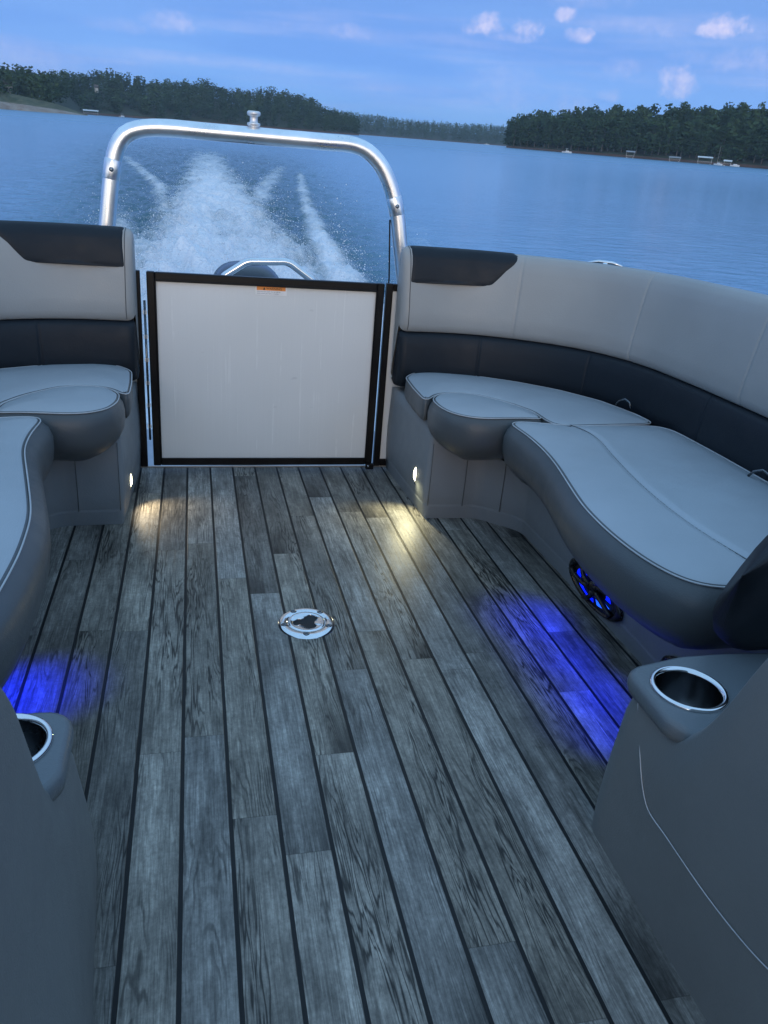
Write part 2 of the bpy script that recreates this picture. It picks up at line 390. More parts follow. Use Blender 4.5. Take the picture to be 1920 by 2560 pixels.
# ------------------------------------------------------------------ DECK
YG = 3.25
bm = bmesh.new(); box(bm, -1.32, 1.92, -2.6, 3.262, -.11, 0)
deck = bm_obj('deck', bm, M_DECK); tag(deck, kind='structure')
bm = bmesh.new(); box(bm, -1.32, 1.92, 3.264, 3.284, -.12, .006, .002)
tag(bm_obj('deck_edge_trim', bm, M_CONTACT), kind='structure')
bm = bmesh.new(); box(bm, -.6, 1.2, 3.286, 4.0, -.16, -.06, .01)
tag(bm_obj('swim_platform', bm, M_CONTACT), kind='structure')
for k, px in enumerate((-.75, 1.35)):
    V, F = lathe_data([(.0, -.3), (.12, -.28), (.24, -.1), (.27, .15), (.27, 5.9), (.24, 6.0), (.0, 6.02)], (0, 0, 0), 'z', 20)
    V = [Vector((px + v.x, 3.9 - v.z, -.40 + v.y)) for v in V]
    o = mesh_obj('pontoon', V, F, M_BRUSH); tag(o, ['aluminium pontoon tube carrying the deck under the left lounge', 'aluminium pontoon tube carrying the deck under the right lounge'][k], 'pontoon', 'pontoons under the deck')

# ------------------------------------------------------------------ LOUNGES (right one measured, left one its mirror image)
MX = .595
def mirror(P, mir):
    if not mir: return [Vector(p) for p in P]
    return [Vector((MX - p[0], p[1], p[2])) for p in P]
def mk(name, V, F, mats, par, mir, mi=None, smooth=True):
    V = mirror(V, mir)
    if mir: F = [tuple(f)[::-1] for f in F]
    return mesh_obj(name, V, F, mats, par, mi, smooth)
ZT = .47
def cushion(name, outline, zt, zb, mir, par, crown=.012, seam=None, sidebulge=.012, mats=None, piping=True, step=.016, inset=.03, g=2.2):
    Q = soften(ccw(outline), g=g); n = len(Q); V = []; F = []; mi = []
    prof = [(-.018, zt + .002), (-.007, zt), (0, zt - .006), (sidebulge * .7, zt - .025), (sidebulge, zt - .05)] + [(sidebulge - inset * t ** 3.2, zt - .05 + (zb + .008 - zt + .05) * t) for t in (.2, .4, .6, .75, .88, 1)] + [(sidebulge - inset - .012, zb + .001), (sidebulge - inset - .03, zb)]
    def hf(P):
        dd = distpoly(P, offset(Q, -.018)); h = zt + .002 + crown * (1 - np.exp(-dd / .05))
        if seam is not None:
            for sp in seam:
                ds = distpoly(P, sp, False); h = h - .007 * np.exp(-(ds / .009) ** 2)
        return h
    P2, F2, h = cap_data(offset(Q, -.018), step, hf)
    ncap = len(P2); V = [(p[0], p[1], z) for p, z in zip(P2, h)]; F = [tuple(f) for f in F2]; mi = [0] * len(F)
    st = len(V)
    for dd, z in prof[0:]:
        V += [(p[0], p[1], z) for p in (offset(Q, dd) if -.019 < dd < .009 else offset_soft(Q, dd))]
    for r in range(len(prof) - 1):
        for i in range(n):
            j = (i + 1) % n; F.append((st + r * n + i, st + (r + 1) * n + i, st + (r + 1) * n + j, st + r * n + j)); mi.append(0 if r < 1 else 1)
    F.append(tuple(st + (len(prof) - 1) * n + i for i in range(n))[::-1]); mi.append(1)
    o = mk(name, V, F, mats or [M_SEAT, M_BOX], par, mir, mi)
    if piping:
        P = offset(Q, .001); pv, pf = tube_data([(p[0], p[1], zt - .002) for p in P], .0021, 6, closed=True)
        mk('piping', pv, pf, M_PIPE, o, mir)
    return o
K = .948                                   # measured at z .43, seat top is at .47
def k(P): return [(x * K, y * K) for x, y in P]
def build_lounge(mir):
    side = 'left' if mir else 'right'
    L = thing('lounge_seat', (MX - 1.2 if mir else 1.2, 2.2, 0),
              'grey vinyl curved lounge bench %s of the gate, dark band along its backrest' % side, 'lounge bench', 'curved lounge benches beside the gate')
    # base
    bo = fillet([(.828, 3.235), (.852, 2.672), (1.06, 2.665), (1.20, 2.53), (1.205, 2.2), (1.21, -.6), (1.80, -.6), (1.80, 3.235)], [.0, .025, .10, .12, .1, 0, 0, 0], 8)
    bo = ccw(bo); n = len(bo)
    dense = []
    for i in range(n):
        a, b_ = bo[i], bo[(i + 1) % n]; q = max(1, int(np.linalg.norm(b_ - a) / .06))
        for t in range(q): dense.append(a + (b_ - a) * t / q)
    bo = np.array(dense); n = len(bo); V = []; F = []
    for z, dd in ((0, -.006), (.02, -.002), (.05, .001), (.056, .002), (.060, .0005), (.064, .002), (.12, .005), (.2, .006), (.33, 0), (.380, -.002)):
        V += [(p[0], p[1], z) for p in offset(bo, dd)]
    for r in range(9):
        for i in range(n): j = (i + 1) % n; F.append((r * n + i, r * n + j, (r + 1) * n + j, (r + 1) * n + i))
    F.append(tuple(9 * n + i for i in range(n)))
    base = mk('base', V, F, M_BASE, L, mir)
    # vertical stitched seam on the base
    for sx, sy in ((.862, 2.663), (1.0, 2.655), (1.13, 2.59)):
        pv, pf = tube_data([(sx, sy, .06), (sx, sy - .003, .2), (sx, sy + .002, .31)], .0014, 5); mk('stitched_seam', pv, pf, M_BOX, base, mir)
    # cushions
    back = k([(.878, 3.211), (.937, 3.30), (1.022, 3.325), (1.192, 3.285), (1.373, 3.18), (1.52, 3.05), (1.635, 2.88), (1.69, 2.69), (1.70, 2.56)])
    endc = back + k([(1.327, 2.524), (1.275, 2.53), (1.262, 2.60), (1.262, 2.71), (1.205, 2.83), (1.105, 2.95), (1.018, 2.97), (.935, 2.938), (.885, 2.86), (.863, 2.84), (.866, 3.03)])
    endc = fillet(endc, [.03, .05, .05, .05, .1, .1, .1, .1, .02, .01, .02, .03, .05, .08, .08, .06, .04, .02, .02, .05], 4)
    cushion('end_cushion', endc, ZT, .378, mir, L, .010, None, .003, inset=.006)
    bol = k([(.893, 2.842), (.893, 2.74), (.915, 2.655), (.974, 2.600), (1.046, 2.592), (1.127, 2.600), (1.20, 2.603), (1.25, 2.588), (1.255, 2.60), (1.250, 2.70), (1.195, 2.82), (1.100, 2.935), (1.018, 2.957), (.94, 2.927)])
    bol = fillet(bol, [.02, .05, .06, .07, .07, .07, .05, .01, .01, .05, .06, .06, .05, .03], 5)
    cushion('bolster_cushion', bol, ZT + .004, .290, mir, L, .014, None, .018, step=.012, inset=.085)
    mn = k([(1.335, 2.512), (1.12, 2.57), (1.085, 2.558), (1.105, 2.48), (1.110, 2.38), (1.105, 2.25), (1.086, 2.108), (1.043, 1.91), (1.014, 1.77), (1.004, 1.62), (1.012, 1.47), (1.045, 1.35), (1.085, 1.305), (1.18, 1.305), (1.70, 1.32), (1.72, 1.9), (1.725, 2.2), (1.72, 2.50), (1.70, 2.525)])
    if mir: mn = [(x_ - (.012 if x_ < 1.3 else 0) * (1 if y_ < 2.1 else 0), y_ - .13 * min(1, max(0, (1.65 - y_) / .35))) for x_, y_ in mn]
    mn = fillet(mn, [.02, .05, .05, .04, .1, .2, .3, .4, .4, .3, .2, .1, .06, .06, .05, .5, .5, .05, .02], 6)
    Qd = []
    for i in range(len(mn)):
        a, b_ = mn[i], mn[(i + 1) % len(mn)]; q = max(1, int(np.linalg.norm(b_ - a) / .03))
        for t in range(q): Qd.append(a + (b_ - a) * t / q)
    sp = spline(k([(1.30, 2.52), (1.338, 2.43), (1.340, 2.331), (1.298, 2.12), (1.255, 1.848), (1.245, 1.596), (1.276, 1.35), (1.29, 1.30)]), 40)
    mc = cushion('main_cushion', np.array(Qd), ZT + .003, .245 if mir else .270, mir, L, .013, [sp], .036 if mir else .030, step=.0085, inset=.095, g=4.5)
    pv, pf = tube_data([(p[0], p[1], ZT + .0105) for p in sp[1:-2]], .0016, 5); mk('seam', pv, pf, M_BOX, mc, mir)  # seam line as a dark tube, standing in for shade in its crease
    # backrest, swept along the hull side
    path = spline([(.821, 3.128), (.91, 3.13), (1.02, 3.13), (1.15, 3.105), (1.30, 3.04), (1.44, 2.945), (1.55, 2.81), (1.615, 2.64), (1.64, 2.40), (1.645, 2.1), (1.64, 1.6), (1.63, .9), (1.63, -.6)], 150)
    T = np.gradient(path, axis=0); T /= np.linalg.norm(T, axis=1)[:, None]; NO = np.stack([-T[:, 1], T[:, 0]], 1)   # outward (away from the seat)
    Ls = np.r_[0, np.cumsum(np.linalg.norm(np.diff(path, axis=0), axis=1))]
    def outer(p, nrm, o):                 # keep the cushion inside the rail
        return p + nrm * o
    # cross-section: (outward offset, z)
    low = [(.05, .40), (.012, .405), (-.004, .43), (-.010, .50), (-.008, .57), (.0, .615), (.010, .632)]
    upp = [(.016, .637), (.004, .645), (-.004, .67), (.0, .72), (.008, .78), (.016, .84), (.026, .90), (.036, .935), (.052, .957), (.075, .967), (.098, .960), (.112, .94), (.116, .90), (.116, .75), (.112, .42)]
    def lean(s): return 1.0
    seams = [.47, .98, 1.6, 2.3]
    def surf(s, o, z):
        i = np.interp(s, Ls, np.arange(len(Ls))); p = np.array([np.interp(s, Ls, path[:, 0]), np.interp(s, Ls, path[:, 1])])
        nn = np.array([np.interp(s, Ls, NO[:, 0]), np.interp(s, Ls, NO[:, 1])]); nn /= np.linalg.norm(nn)
        sk_ = .09 * max(0, o) * max(0, 1 - s / .15); q = p + nn * o + np.array([nn[1], -nn[0]]) * -sk_; return (q[0], q[1], z)
    def sweep(prof, S_, cornerround=.03):
        V = []; F = []; m_ = len(prof)
        cm = np.mean(np.array(prof), 0)
        for s in S_:
            e = max(0, 1 - s / cornerround) if s < cornerround else 0
            sh = 1 - (1 - math.sqrt(max(0, 1 - e * e))) * .55
            gv = sum(.0035 * math.exp(-((s - a) / .0045) ** 2) for a in seams)
            for o, z in prof:
                zz = cm[1] + (z - cm[1]) * (1 - (1 - sh) * .25); oo = cm[0] + (o - cm[0]) * sh
                oo += gv * (1 if o < .08 else -1)
                V.append(surf(s, oo, zz))
        for i in range(len(S_) - 1):
            for j in range(m_ - 1): F.append((i * m_ + j, (i + 1) * m_ + j, (i + 1) * m_ + j + 1, i * m_ + j + 1))
        F.append(tuple(range(m_))); 
        return V, F
    Ss = list(np.unique(np.r_[np.linspace(0, .03, 8), np.linspace(.03, Ls[-1], 200), np.concatenate([np.linspace(a - .015, a + .015, 9) for a in seams])]))
    V, F = sweep(upp, Ss); bk = mk('backrest', V, F, M_BACK, L, mir)
    seams[:] = [.34, .80, 1.45, 2.2]; Ss = list(np.unique(np.r_[np.linspace(0, .03, 8), np.linspace(.03, Ls[-1], 200), np.concatenate([np.linspace(a - .015, a + .015, 9) for a in seams])]))
    V, F = sweep([(.112, .42), (.06, .40)] + low + [(.05, .64)], Ss); lb = mk('lumbar_band', V, F, M_DARK, L, mir)
    # gusset seam near the aisle end and charcoal headrest patch
    up_ = np.array(upp); tl = np.r_[0, np.cumsum(np.linalg.norm(np.diff(up_, axis=0), axis=1))]
    t84 = np.interp(.832, up_[:6, 1], tl[:6]); ttop = tl[10]
    pat = fillet([(.028, t84), (.355, t84 + .004), (.452, t84 + .115), (.43, ttop), (.022, ttop)], [.004, .05, .05, .02, .01], 8)
    P2, F2, _ = cap_data(ccw(pat), .012, lambda P: np.zeros(len(P)))
    dd = distpoly(P2, ccw(pat)); V = []
    for (s, t), e in zip(P2, dd):
        o = np.interp(t, tl, up_[:, 0]); z = np.interp(t, tl, up_[:, 1])
        i = np.searchsorted(tl, t) ; i = min(max(i, 1), len(tl) - 1); dv = up_[i] - up_[i - 1]; dv /= np.linalg.norm(dv); nv = (-dv[1], dv[0])
        g = .0045 * (1 - math.exp(-e / .006)) - .0005; V.append(surf(s, o + nv[0] * g, z + nv[1] * g))
    mk('headrest_patch', V, F2, M_DARK, bk, mir)
    gv = []
    for t in np.linspace(tl[1], tl[9], 26):
        o = np.interp(t, tl, up_[:, 0]); z = np.interp(t, tl, up_[:, 1]); gv.append(surf(.026, o - .0005, z + .0008))
    pv, pf = tube_data(gv, .0016, 5); mk('edge_welt', pv, pf, M_BOX, bk, mir)
    # speakers set in the base under the overhanging cushion
    for sy in (1.93, 1.36):
        cx_, cz_, ry, rz = 1.205, .084, .172, .060
        sp_ = None
        V = []; F = []; ns = 48
        for rr, hx in ((1.0, 0), (1.02, -.012), (.93, -.020), (.80, -.012), (.78, .004)):
            for q in range(ns):
                a = 2 * math.pi * q / ns; V.append((cx_ + hx, sy + ry * rr * math.cos(a), cz_ + rz * rr * math.sin(a)))
        for r in range(4):
            for q in range(ns): F.append((r * ns + q, r * ns + (q + 1) % ns, (r + 1) * ns + (q + 1) % ns, (r + 1) * ns + q))
        spk = mk('speaker', V, F, M_BLACKP, L, mir)
        V = [(cx_ - .009, sy + ry * .80 * math.cos(2 * math.pi * q / ns), cz_ + rz * .80 * math.sin(2 * math.pi * q / ns)) for q in range(ns)]
        mk('cone', V + [(cx_ - .007, sy, cz_)], [(q, (q + 1) % ns, ns) for q in range(ns)], M_HOLE, spk, mir)
        # glowing crescents between the spokes
        for a0, a1, r0_, r1_, mm in ((-35, 25, .42, .66, M_LEDB), (40, 95, .40, .62, M_LEDB), (120, 170, .45, .66, M_LEDB), (195, 250, .42, .66, M_LEDB2), (262, 318, .50, .70, M_LEDB)):
            V = []; F = []
            for q in range(11):
                a = R(a0 + (a1 - a0) * q / 10)
                for rr in (r0_ + .08 * math.sin(math.pi * q / 10), r1_): V.append((cx_ - .0125, sy + ry * rr * math.cos(a), cz_ + rz * rr * math.sin(a)))
            F = [(2 * q, 2 * q + 1, 2 * q + 3, 2 * q + 2) for q in range(10)]
            mk('glow_ring', V, F, mm, spk, mir)
        for a0 in (32, 108, 182, 256, 330):
            pts = [(cx_ - .016 - .006 * math.sin(math.pi * t), sy + ry * (.12 + .75 * t) * math.cos(R(a0 + 28 * t)), cz_ + rz * (.12 + .75 * t) * math.sin(R(a0 + 28 * t))) for t in np.linspace(0, 1, 8)]
            pv, pf = tube_data(pts, [.011, .010, .009, .008, .008, .008, .009, .010], 7); mk('spoke', pv, pf, M_BLACKP, spk, mir)
        V, F = lathe_data([(0, -.024), (.02, -.022), (.028, -.014), (.028, 0)], (cx_, sy, cz_), 'x', 20); mk('hub', V, F, M_BLACKP, spk, mir)
    # courtesy light on the aisle face
    ly, lz = (2.80, .139) if not mir else (2.86, .10)
    def oval(prof): V, F = lathe_data(prof, (0, 0, 0), 'x', 20); return [Vector((.845 + v.x * .8, ly + v.y * 1.3, lz + v.z * 2.9)) for v in V], F
    V, F = oval([(.015, 0), (.015, -.004), (.0125, -.006), (.0115, -.003)]); cl = mk('courtesy_light', V, F, M_CHROME, L, mir)
    V, F = oval([(.0, -.012), (.006, -.011), (.0105, -.004)]); mk('lens', V, F, M_LEDW, cl, mir)
    # little steel pull grommets at the back of the seat
    for gx, gy in ((1.578, 2.60), (1.600, 1.83)):
        a = [(gx - .02, gy + .03, .482), (gx - .012, gy + .022, .50), (gx, gy, .512), (gx + .008, gy - .02, .505), (gx + .012, gy - .03, .484)]
        pv, pf = tube_data(a, .004, 7); mk('pull_handle', pv, pf, M_STEELIN, L, mir)
    return L
LR = build_lounge(False); LL = build_lounge(True)
# cleat-like fittings on top of the right backrest
fx0 = thing('rail_fitting', (1.66, 3.12, .955), 'small bright metal fitting lying on top of the right backrest', 'rail fitting')
pv, pf = tube_data([(1.60, 3.135, .952), (1.64, 3.12, .960), (1.69, 3.09, .959), (1.72, 3.06, .950)], [.004, .007, .007, .004], 8); mesh_obj('bar', pv, pf, M_CHROME, fx0)
V, F = lathe_data([(.012, -.01), (.012, .008), (.008, .010), (0, .011)], (1.665, 3.105, .948), 'z', 14); mesh_obj('foot', V, F, M_CHROME, fx0)

# ------------------------------------------------------------------ fence, gate
def fence_panel(name, x0, x1, y, label, side):
    t = thing(name, ((x0 + x1) / 2, y, 0), label, 'fence panel', 'railing panels round the deck')
    b0, b1 = .028, .030; bm = bmesh.new()
    box(bm, x0, x0 + b0, y - .013, y + .013, .012, .812, .003); bm_obj('post', bm, M_BLACK, t)
    bm = bmesh.new(); box(bm, x1 - b0, x1, y - .013, y + .013, .012, .812, .003); bm_obj('post', bm, M_BLACK, t)
    bm = bmesh.new(); box(bm, x0 + b0, x1 - b0, y - .012, y + .012, .782, .811, .003); bm_obj('top_rail', bm, M_BLACK, t)
    bm = bmesh.new(); box(bm, x0 + b0, x1 - b0, y - .012, y + .012, .013, .045, .003); bm_obj('bottom_rail', bm, M_BLACK, t)
    bm = bmesh.new(); box(bm, x0 + b0 - .003, x1 - b0 + .003, y - .003, y + .003, .044, .783); bm_obj('panel', bm, M_SKIN, t)
    return t
fence_panel('fence_panel', .772, 1.87, YG, 'black framed beige rail panel behind the right lounge', 'r')
fence_panel('fence_panel', -1.275, -.205, YG, 'black framed beige rail panel behind the left lounge', 'l')
def side_panel(x, label):
    t = thing('fence_panel', (x, 1, 0), label, 'fence panel', 'railing panels round the deck')
    for y in (-2.5, -.6, 1.3, 3.2): bm = bmesh.new(); box(bm, x - .013, x + .013, y - .014, y + .014, .012, .812, .003); bm_obj('post', bm, M_BLACK, t)
    bm = bmesh.new(); box(bm, x - .012, x + .012, -2.5, 3.21, .814, .84, .003); bm_obj('top_rail', bm, M_BLACK, t)
    bm = bmesh.new(); box(bm, x - .003, x + .003, -2.48, 3.18, .03, .813); bm_obj('panel', bm, M_SKIN, t)
side_panel(1.882, 'outer rail panel running along the right side behind the backrest')
side_panel(-1.287, 'outer rail panel running along the left side behind the backrest')
G = thing('gate', (.29, YG, 0), 'beige brushed metal gate panel in a black frame across the stern opening', 'gate')
gx0, gx1, gz0, gz1, fw_ = -.181, .763, .018, .811, .031
bm = bmesh.new()
for (a, b_, c_, d_) in ((gx0, gx0 + fw_, gz0, gz1), (gx1 - fw_, gx1, gz0, gz1)): box(bm, a, b_, YG - .016, YG + .014, c_, d_, .004)
box(bm, gx0 + fw_, gx1 - fw_, YG - .015, YG + .013, gz1 - fw_, gz1 - .001, .004); box(bm, gx0 + fw_, gx1 - fw_, YG - .015, YG + .013, gz0 + .001, gz0 + fw_, .004)
for sx in (-1, 1):   # rounded inner bead
    xx = gx0 + fw_ + .001 if sx < 0 else gx1 - fw_ - .001; box(bm, xx - .003, xx + .003, YG - .019, YG - .012, gz0 + fw_, gz1 - fw_, .002)
box(bm, gx0 + fw_, gx1 - fw_, YG - .019, YG - .012, gz1 - fw_ - .004, gz1 - fw_ + .004, .002); box(bm, gx0 + fw_, gx1 - fw_, YG - .019, YG - .012, gz0 + fw_ - .004, gz0 + fw_ + .004, .002)
fr = bm_obj('frame', bm, M_BLACK, G)
bm = bmesh.new(); box(bm, gx0 + fw_ - .004, gx1 - fw_ + .004, YG - .006, YG + .004, gz0 + fw_ - .004, gz1 - fw_ + .004); bm_obj('panel', bm, M_SKIN, G)
bm = bmesh.new(); box(bm, gx1 - .030, gx1 + .006, YG - .034, YG - .017, .004, .030, .003); lt = bm_obj('latch', bm, M_BLACK, G)
V, F = lathe_data([(0, .0365), (.005, .0365), (.006, .034)], (gx1 - .020, YG, .019), 'y', 10); mesh_obj('latch_pin', V, F, M_SCREW, lt)
hz = thing('hinge', (-.192, YG, .14), 'thin bright piano hinge between the left post and the gate', 'hinge')
pv, pf = tube_data([(-.192, YG - .004, .13), (-.192, YG - .004, .70)], .0045, 8); mesh_obj('hinge_pin', pv, pf, M_STEELIN, hz)
for z in (.655, .56, .467, .373, .28, .19):
    bm = bmesh.new(); box(bm, -.1995, -.1945, YG - .012, YG - .004, z - .008, z + .008, .0015); box(bm, -.189, -.184, YG - .012, YG - .004, z - .008, z + .008, .0015); bm_obj('knuckle', bm, M_WHITE, hz)
# warning label
LB = mesh_obj('warning_label', *(lambda v, f: (v, f))([(.236, YG - .0075, .742), (.361, YG - .0075, .742), (.361, YG - .0075, .7795), (.236, YG - .0075, .7795), (.236, YG - .006, .742), (.361, YG - .006, .742), (.361, YG - .006, .7795), (.236, YG - .006, .7795)],
              [(0, 1, 2, 3), (7, 6, 5, 4), (0, 4, 5, 1), (1, 5, 6, 2), (2, 6, 7, 3), (3, 7, 4, 0)]), M_WHITE, G, smooth=False)
def quad(name, x0, x1, z0, z1, y, mt, par): return mesh_obj(name, [(x0, y, z0), (x1, y, z0), (x1, y, z1), (x0, y, z1)], [(0, 1, 2, 3)], mt, par, smooth=False)
quad('orange_band', .241, .356, .7605, .7755, YG - .0079, M_ORANGE, LB)
mesh_obj('alert_triangle', [(.266, YG - .0083, .7630), (.275, YG - .0083, .7630), (.2705, YG - .0083, .7735)], [(0, 1, 2)], M_INK, LB, smooth=False)
def text(s, x, z, size, y, mt, par, name='lettering', sx=1.0):
    cu = bpy.data.curves.new(name, 'FONT'); cu.body = s; cu.size = size; cu.align_x = 'LEFT'
    tmp = bpy.data.objects.new(name, cu); C.objects.link(tmp); dg = bpy.context.evaluated_depsgraph_get(); dg.update()
    me = bpy.data.meshes.new_from_object(tmp.evaluated_get(dg)); bpy.data.objects.remove(tmp)
    V = [(x + v.co.x * sx, y, z + v.co.y) for v in me.vertices]; F = [tuple(p.vertices) for p in me.polygons]; bpy.data.meshes.remove(me)
    return mesh_obj(name, V, F, mt, par, smooth=False)
try:
    text('WARNING', .279, .7637, .0122, YG - .0083, M_INK, LB, sx=1.05)
    text('Gate must be closed. Do not ride on', .2425, .7535, .0062, YG - .0079, M_GREYINK, LB)
    text('deck outside gate when in motion.', .2425, .7465, .0062, YG - .0079, M_GREYINK, LB)
except Exception as ex: print('text failed', ex)

# ------------------------------------------------------------------ tow arch
YA = 3.42; A_ = YA / 3.2
def ya(x, z): return (x * A_, YA, CAMZ - (CAMZ - z) * A_)
T_ = thing('tow_arch', (.27, YA, -.06), 'tall bent silver aluminium tow arch standing behind the gate', 'tow bar')
cen = [ya(-.315, .93), ya(-.291, 1.105), ya(-.277, 1.185), ya(-.262, 1.235), ya(-.232, 1.279), ya(-.182, 1.302), ya(-.105, 1.3125), ya(.05, 1.314), ya(.223, 1.315), ya(.48, 1.316), ya(.592, 1.315), ya(.652, 1.296), ya(.706, 1.250), ya(.745, 1.186), ya(.780, 1.088), ya(.808, .95)]
lo = Vector(cen[0]) + (Vector(cen[0]) - Vector(cen[1])).normalized() * 1.0; hi_ = Vector(cen[-1]) + (Vector(cen[-1]) - Vector(cen[-2])).normalized() * 1.02
pp = spline([tuple(lo)] + cen + [tuple(hi_)], 140)
pv, pf = tube_data(pp, .0315, 28); tb = mesh_obj('tube', pv, pf, M_BRUSH, T_)
def at_z(z, left=True):
    seg = pp[:60] if left else pp[-60:][::-1]; i = int(np.argmin(abs(seg[:, 2] - z))); return Vector(seg[i]), Vector(seg[min(i + 1, 59)]) - Vector(seg[max(i - 1, 0)])
for left, zc in ((True, 1.155), (False, 1.115)):
    p, tv = at_z(zc, left); tv.normalize()
    pv, pf = tube_data([p - tv * .036, p - tv * .034, p + tv * .034, p + tv * .036], [.0317, .0327, .0327, .0317], 28); cl = mesh_obj('joint_collar', pv, pf, M_BRUSH, T_)
    V, F = lathe_data([(0, .0355), (.004, .0365), (.0042, .0345), (.0085, .0345), (.0088, .030)], (p.x, YA, p.z), 'y', 14); mesh_obj('bolt', V, F, M_SCREW, cl)
b0 = Vector(ya(.775, 1.06)); b1 = Vector(ya(.79, .84)); pv, pf = tube_data([b0 + Vector((-.022, 0, 0)), (b0 + b1) / 2 + Vector((-.022, 0, 0)), b1 + Vector((-.022, 0, 0)), b1 + Vector((-.022, 0, -.5))], .0035, 6); mesh_obj('brace_wire', pv, pf, M_BLACK, T_)
px_, pz_ = .2345, 1.322
PY = thing('tow_pylon', (px_, YA, pz_), 'small silver double flanged spool on top of the tow arch', 'tow post')
prof = [(.0, -.004), (.0155, -.004), (.0165, .010), (.0140, .018), (.0150, .028), (.0150, .032), (.0235, .035), (.0255, .040), (.0250, .045), (.0165, .047), (.0150, .050), (.0150, .066), (.0165, .069), (.0240, .071), (.0262, .077), (.0255, .084), (.021, .087), (0, .088)]
V, F = lathe_data(prof, (px_, YA, pz_), 'z', 28); mesh_obj('spool', V, F, M_CASTAL, PY)
V, F = lathe_data([(.0215, .0), (.0215, .008), (.0180, .012), (.016, .012)], (px_, YA, pz_ + .006), 'z', 24); mesh_obj('foot_ring', V, F, M_BRUSH, PY)
# ladder handrail behind the gate
RY = 3.62; f_ = RY / 3.2
def yr(x, z): return (x * f_, RY, CAMZ - (CAMZ - z) * f_)
HR = thing('ladder_rail', (.32, RY, -.06), 'bent steel grab rail rising just behind the gate top', 'grab rail')
pts = fillet([yr(.03, .70)[0:3:2] , yr(.115, .815)[0:3:2], yr(.20, .872)[0:3:2], yr(.36, .880)[0:3:2], yr(.455, .815)[0:3:2], yr(.53, .69)[0:3:2], (.64, -.04)], [0, .04, .08, .08, .04, .04, 0], 9, closed=False)
pts = np.vstack([[(-.02, -.04)], pts]); pv, pf = tube_data([(p[0], RY, p[1]) for p in pts], .0165, 16); mesh_obj('rail_tube', pv, pf, M_CHROME, HR)
# outboard motor
OM = thing('outboard_motor', (.27, 4.12, -.4), 'dark blue outboard motor with a domed cowl behind the gate', 'outboard motor')
V = []; F = []; nu, nv_ = 28, 16
for j in range(nv_ + 1):
    ph = math.pi / 2 * j / nv_
    for i in range(nu):
        a = 2 * math.pi * i / nu; ca, sa = math.cos(a), math.sin(a); e = .75
        V.append((.262 + .205 * math.copysign(abs(ca) ** e, ca) * math.cos(ph) ** .6, 4.22 + .31 * math.copysign(abs(sa) ** e, sa) * math.cos(ph) ** .6, .50 + .262 * math.sin(ph) ** .9))
for j in range(nv_):
    for i in range(nu): F.append((j * nu + i, j * nu + (i + 1) % nu, (j + 1) * nu + (i + 1) % nu, (j + 1) * nu + i))
mesh_obj('cowl', V, F, M_COWL, OM)
bm = bmesh.new(); box(bm, .10, .43, 3.98, 4.46, .36, .505, .03, 3); bm_obj('lower_cowl', bm, M_BLACKP, OM, smooth=True, auto=40)
bm = bmesh.new(); box(bm, .18, .34, 4.08, 4.34, -.75, .38, .04, 3); bm_obj('leg', bm, M_COWL, OM, smooth=True, auto=40)
bm = bmesh.new(); box(bm, .14, .38, 3.98, 4.10, -.35, .20, .02, 2); bm_obj('bracket', bm, M_BLACKP, OM)

# ------------------------------------------------------------------ table base socket in the deck
tx, ty = .300, 1.944
TB = thing('table_base', (tx, ty, 0), 'round polished steel table socket screwed into the deck planks', 'table socket')
V, F = lathe_data([(.044, .0065), (.046, .0085), (.052, .0085), (.053, .0045), (.056, .0045), (.057, .0082), (.074, .0078), (.081, .0045), (.0835, .0002)], (tx, ty, 0), 'z', 64)
pl = mesh_obj('flange', V, F, M_CHROME, TB)
# inner plate with the irregular keyed opening
hole = []
for i in range(72):
    a = 2 * math.pi * i / 72; dg_ = math.degrees(a)
    r_ = .031 + .011 * (1 if (20 < dg_ < 78) else 0) + .008 * (1 if 160 < dg_ < 205 else 0) + .006 * (1 if 262 < dg_ < 318 else 0) - .008 * (1 if 330 < dg_ or dg_ < 8 else 0) - .010 * (1 if 95 < dg_ < 140 else 0) - .007 * (1 if 212 < dg_ < 250 else 0)
    hole.append(r_)
hole = np.array([np.mean([hole[(i + d_) % 72] for d_ in (-1, 0, 1)]) for i in range(72)])
V = []; F = []
for lv in range(4):
    for i in range(72):
        a = 2 * math.pi * i / 72; rr = (.046, hole[i] + .001, hole[i], hole[i])[lv]; zz = (.0080, .0072, .0060, -.0)[lv]
        V.append((tx + rr * math.cos(a), ty + rr * math.sin(a), zz + (.0008 if lv == 0 else 0)))
for lv in range(3):
    for i in range(72): F.append((lv * 72 + i, lv * 72 + (i + 1) % 72, (lv + 1) * 72 + (i + 1) % 72, (lv + 1) * 72 + i))
mesh_obj('keyed_plate', V, F, M_CHROME, TB)
V, F = lathe_data([(.0435, .0012), (.030, .0014), (0, .0014)], (tx, ty, 0), 'z', 40); mesh_obj('socket_floor', V, F, M_HOLE, TB)
for i in range(5):
    a = R(-98 + 72 * i); sx_, sy_ = tx + .0665 * math.cos(a), ty + .0665 * math.sin(a)
    V, F = lathe_data([(.0072, .0076), (.0069, .0092), (.0048, .0100), (.0046, .0088), (0, .0086)], (sx_, sy_, 0), 'z', 16); sc = mesh_obj('screw', V, F, M_SCREW, TB)
    V, F = lathe_data([(.0092, .0070), (.0092, .0084), (.0071, .0084)], (sx_, sy_, 0), 'z', 18); mesh_obj('screw_recess', V, F, M_HOLE, TB)
    V, F = lathe_data([(.0042, .0092), (0, .0092)], (sx_, sy_, 0), 'z', 6); mesh_obj('socket', V, F, M_HOLE, sc)

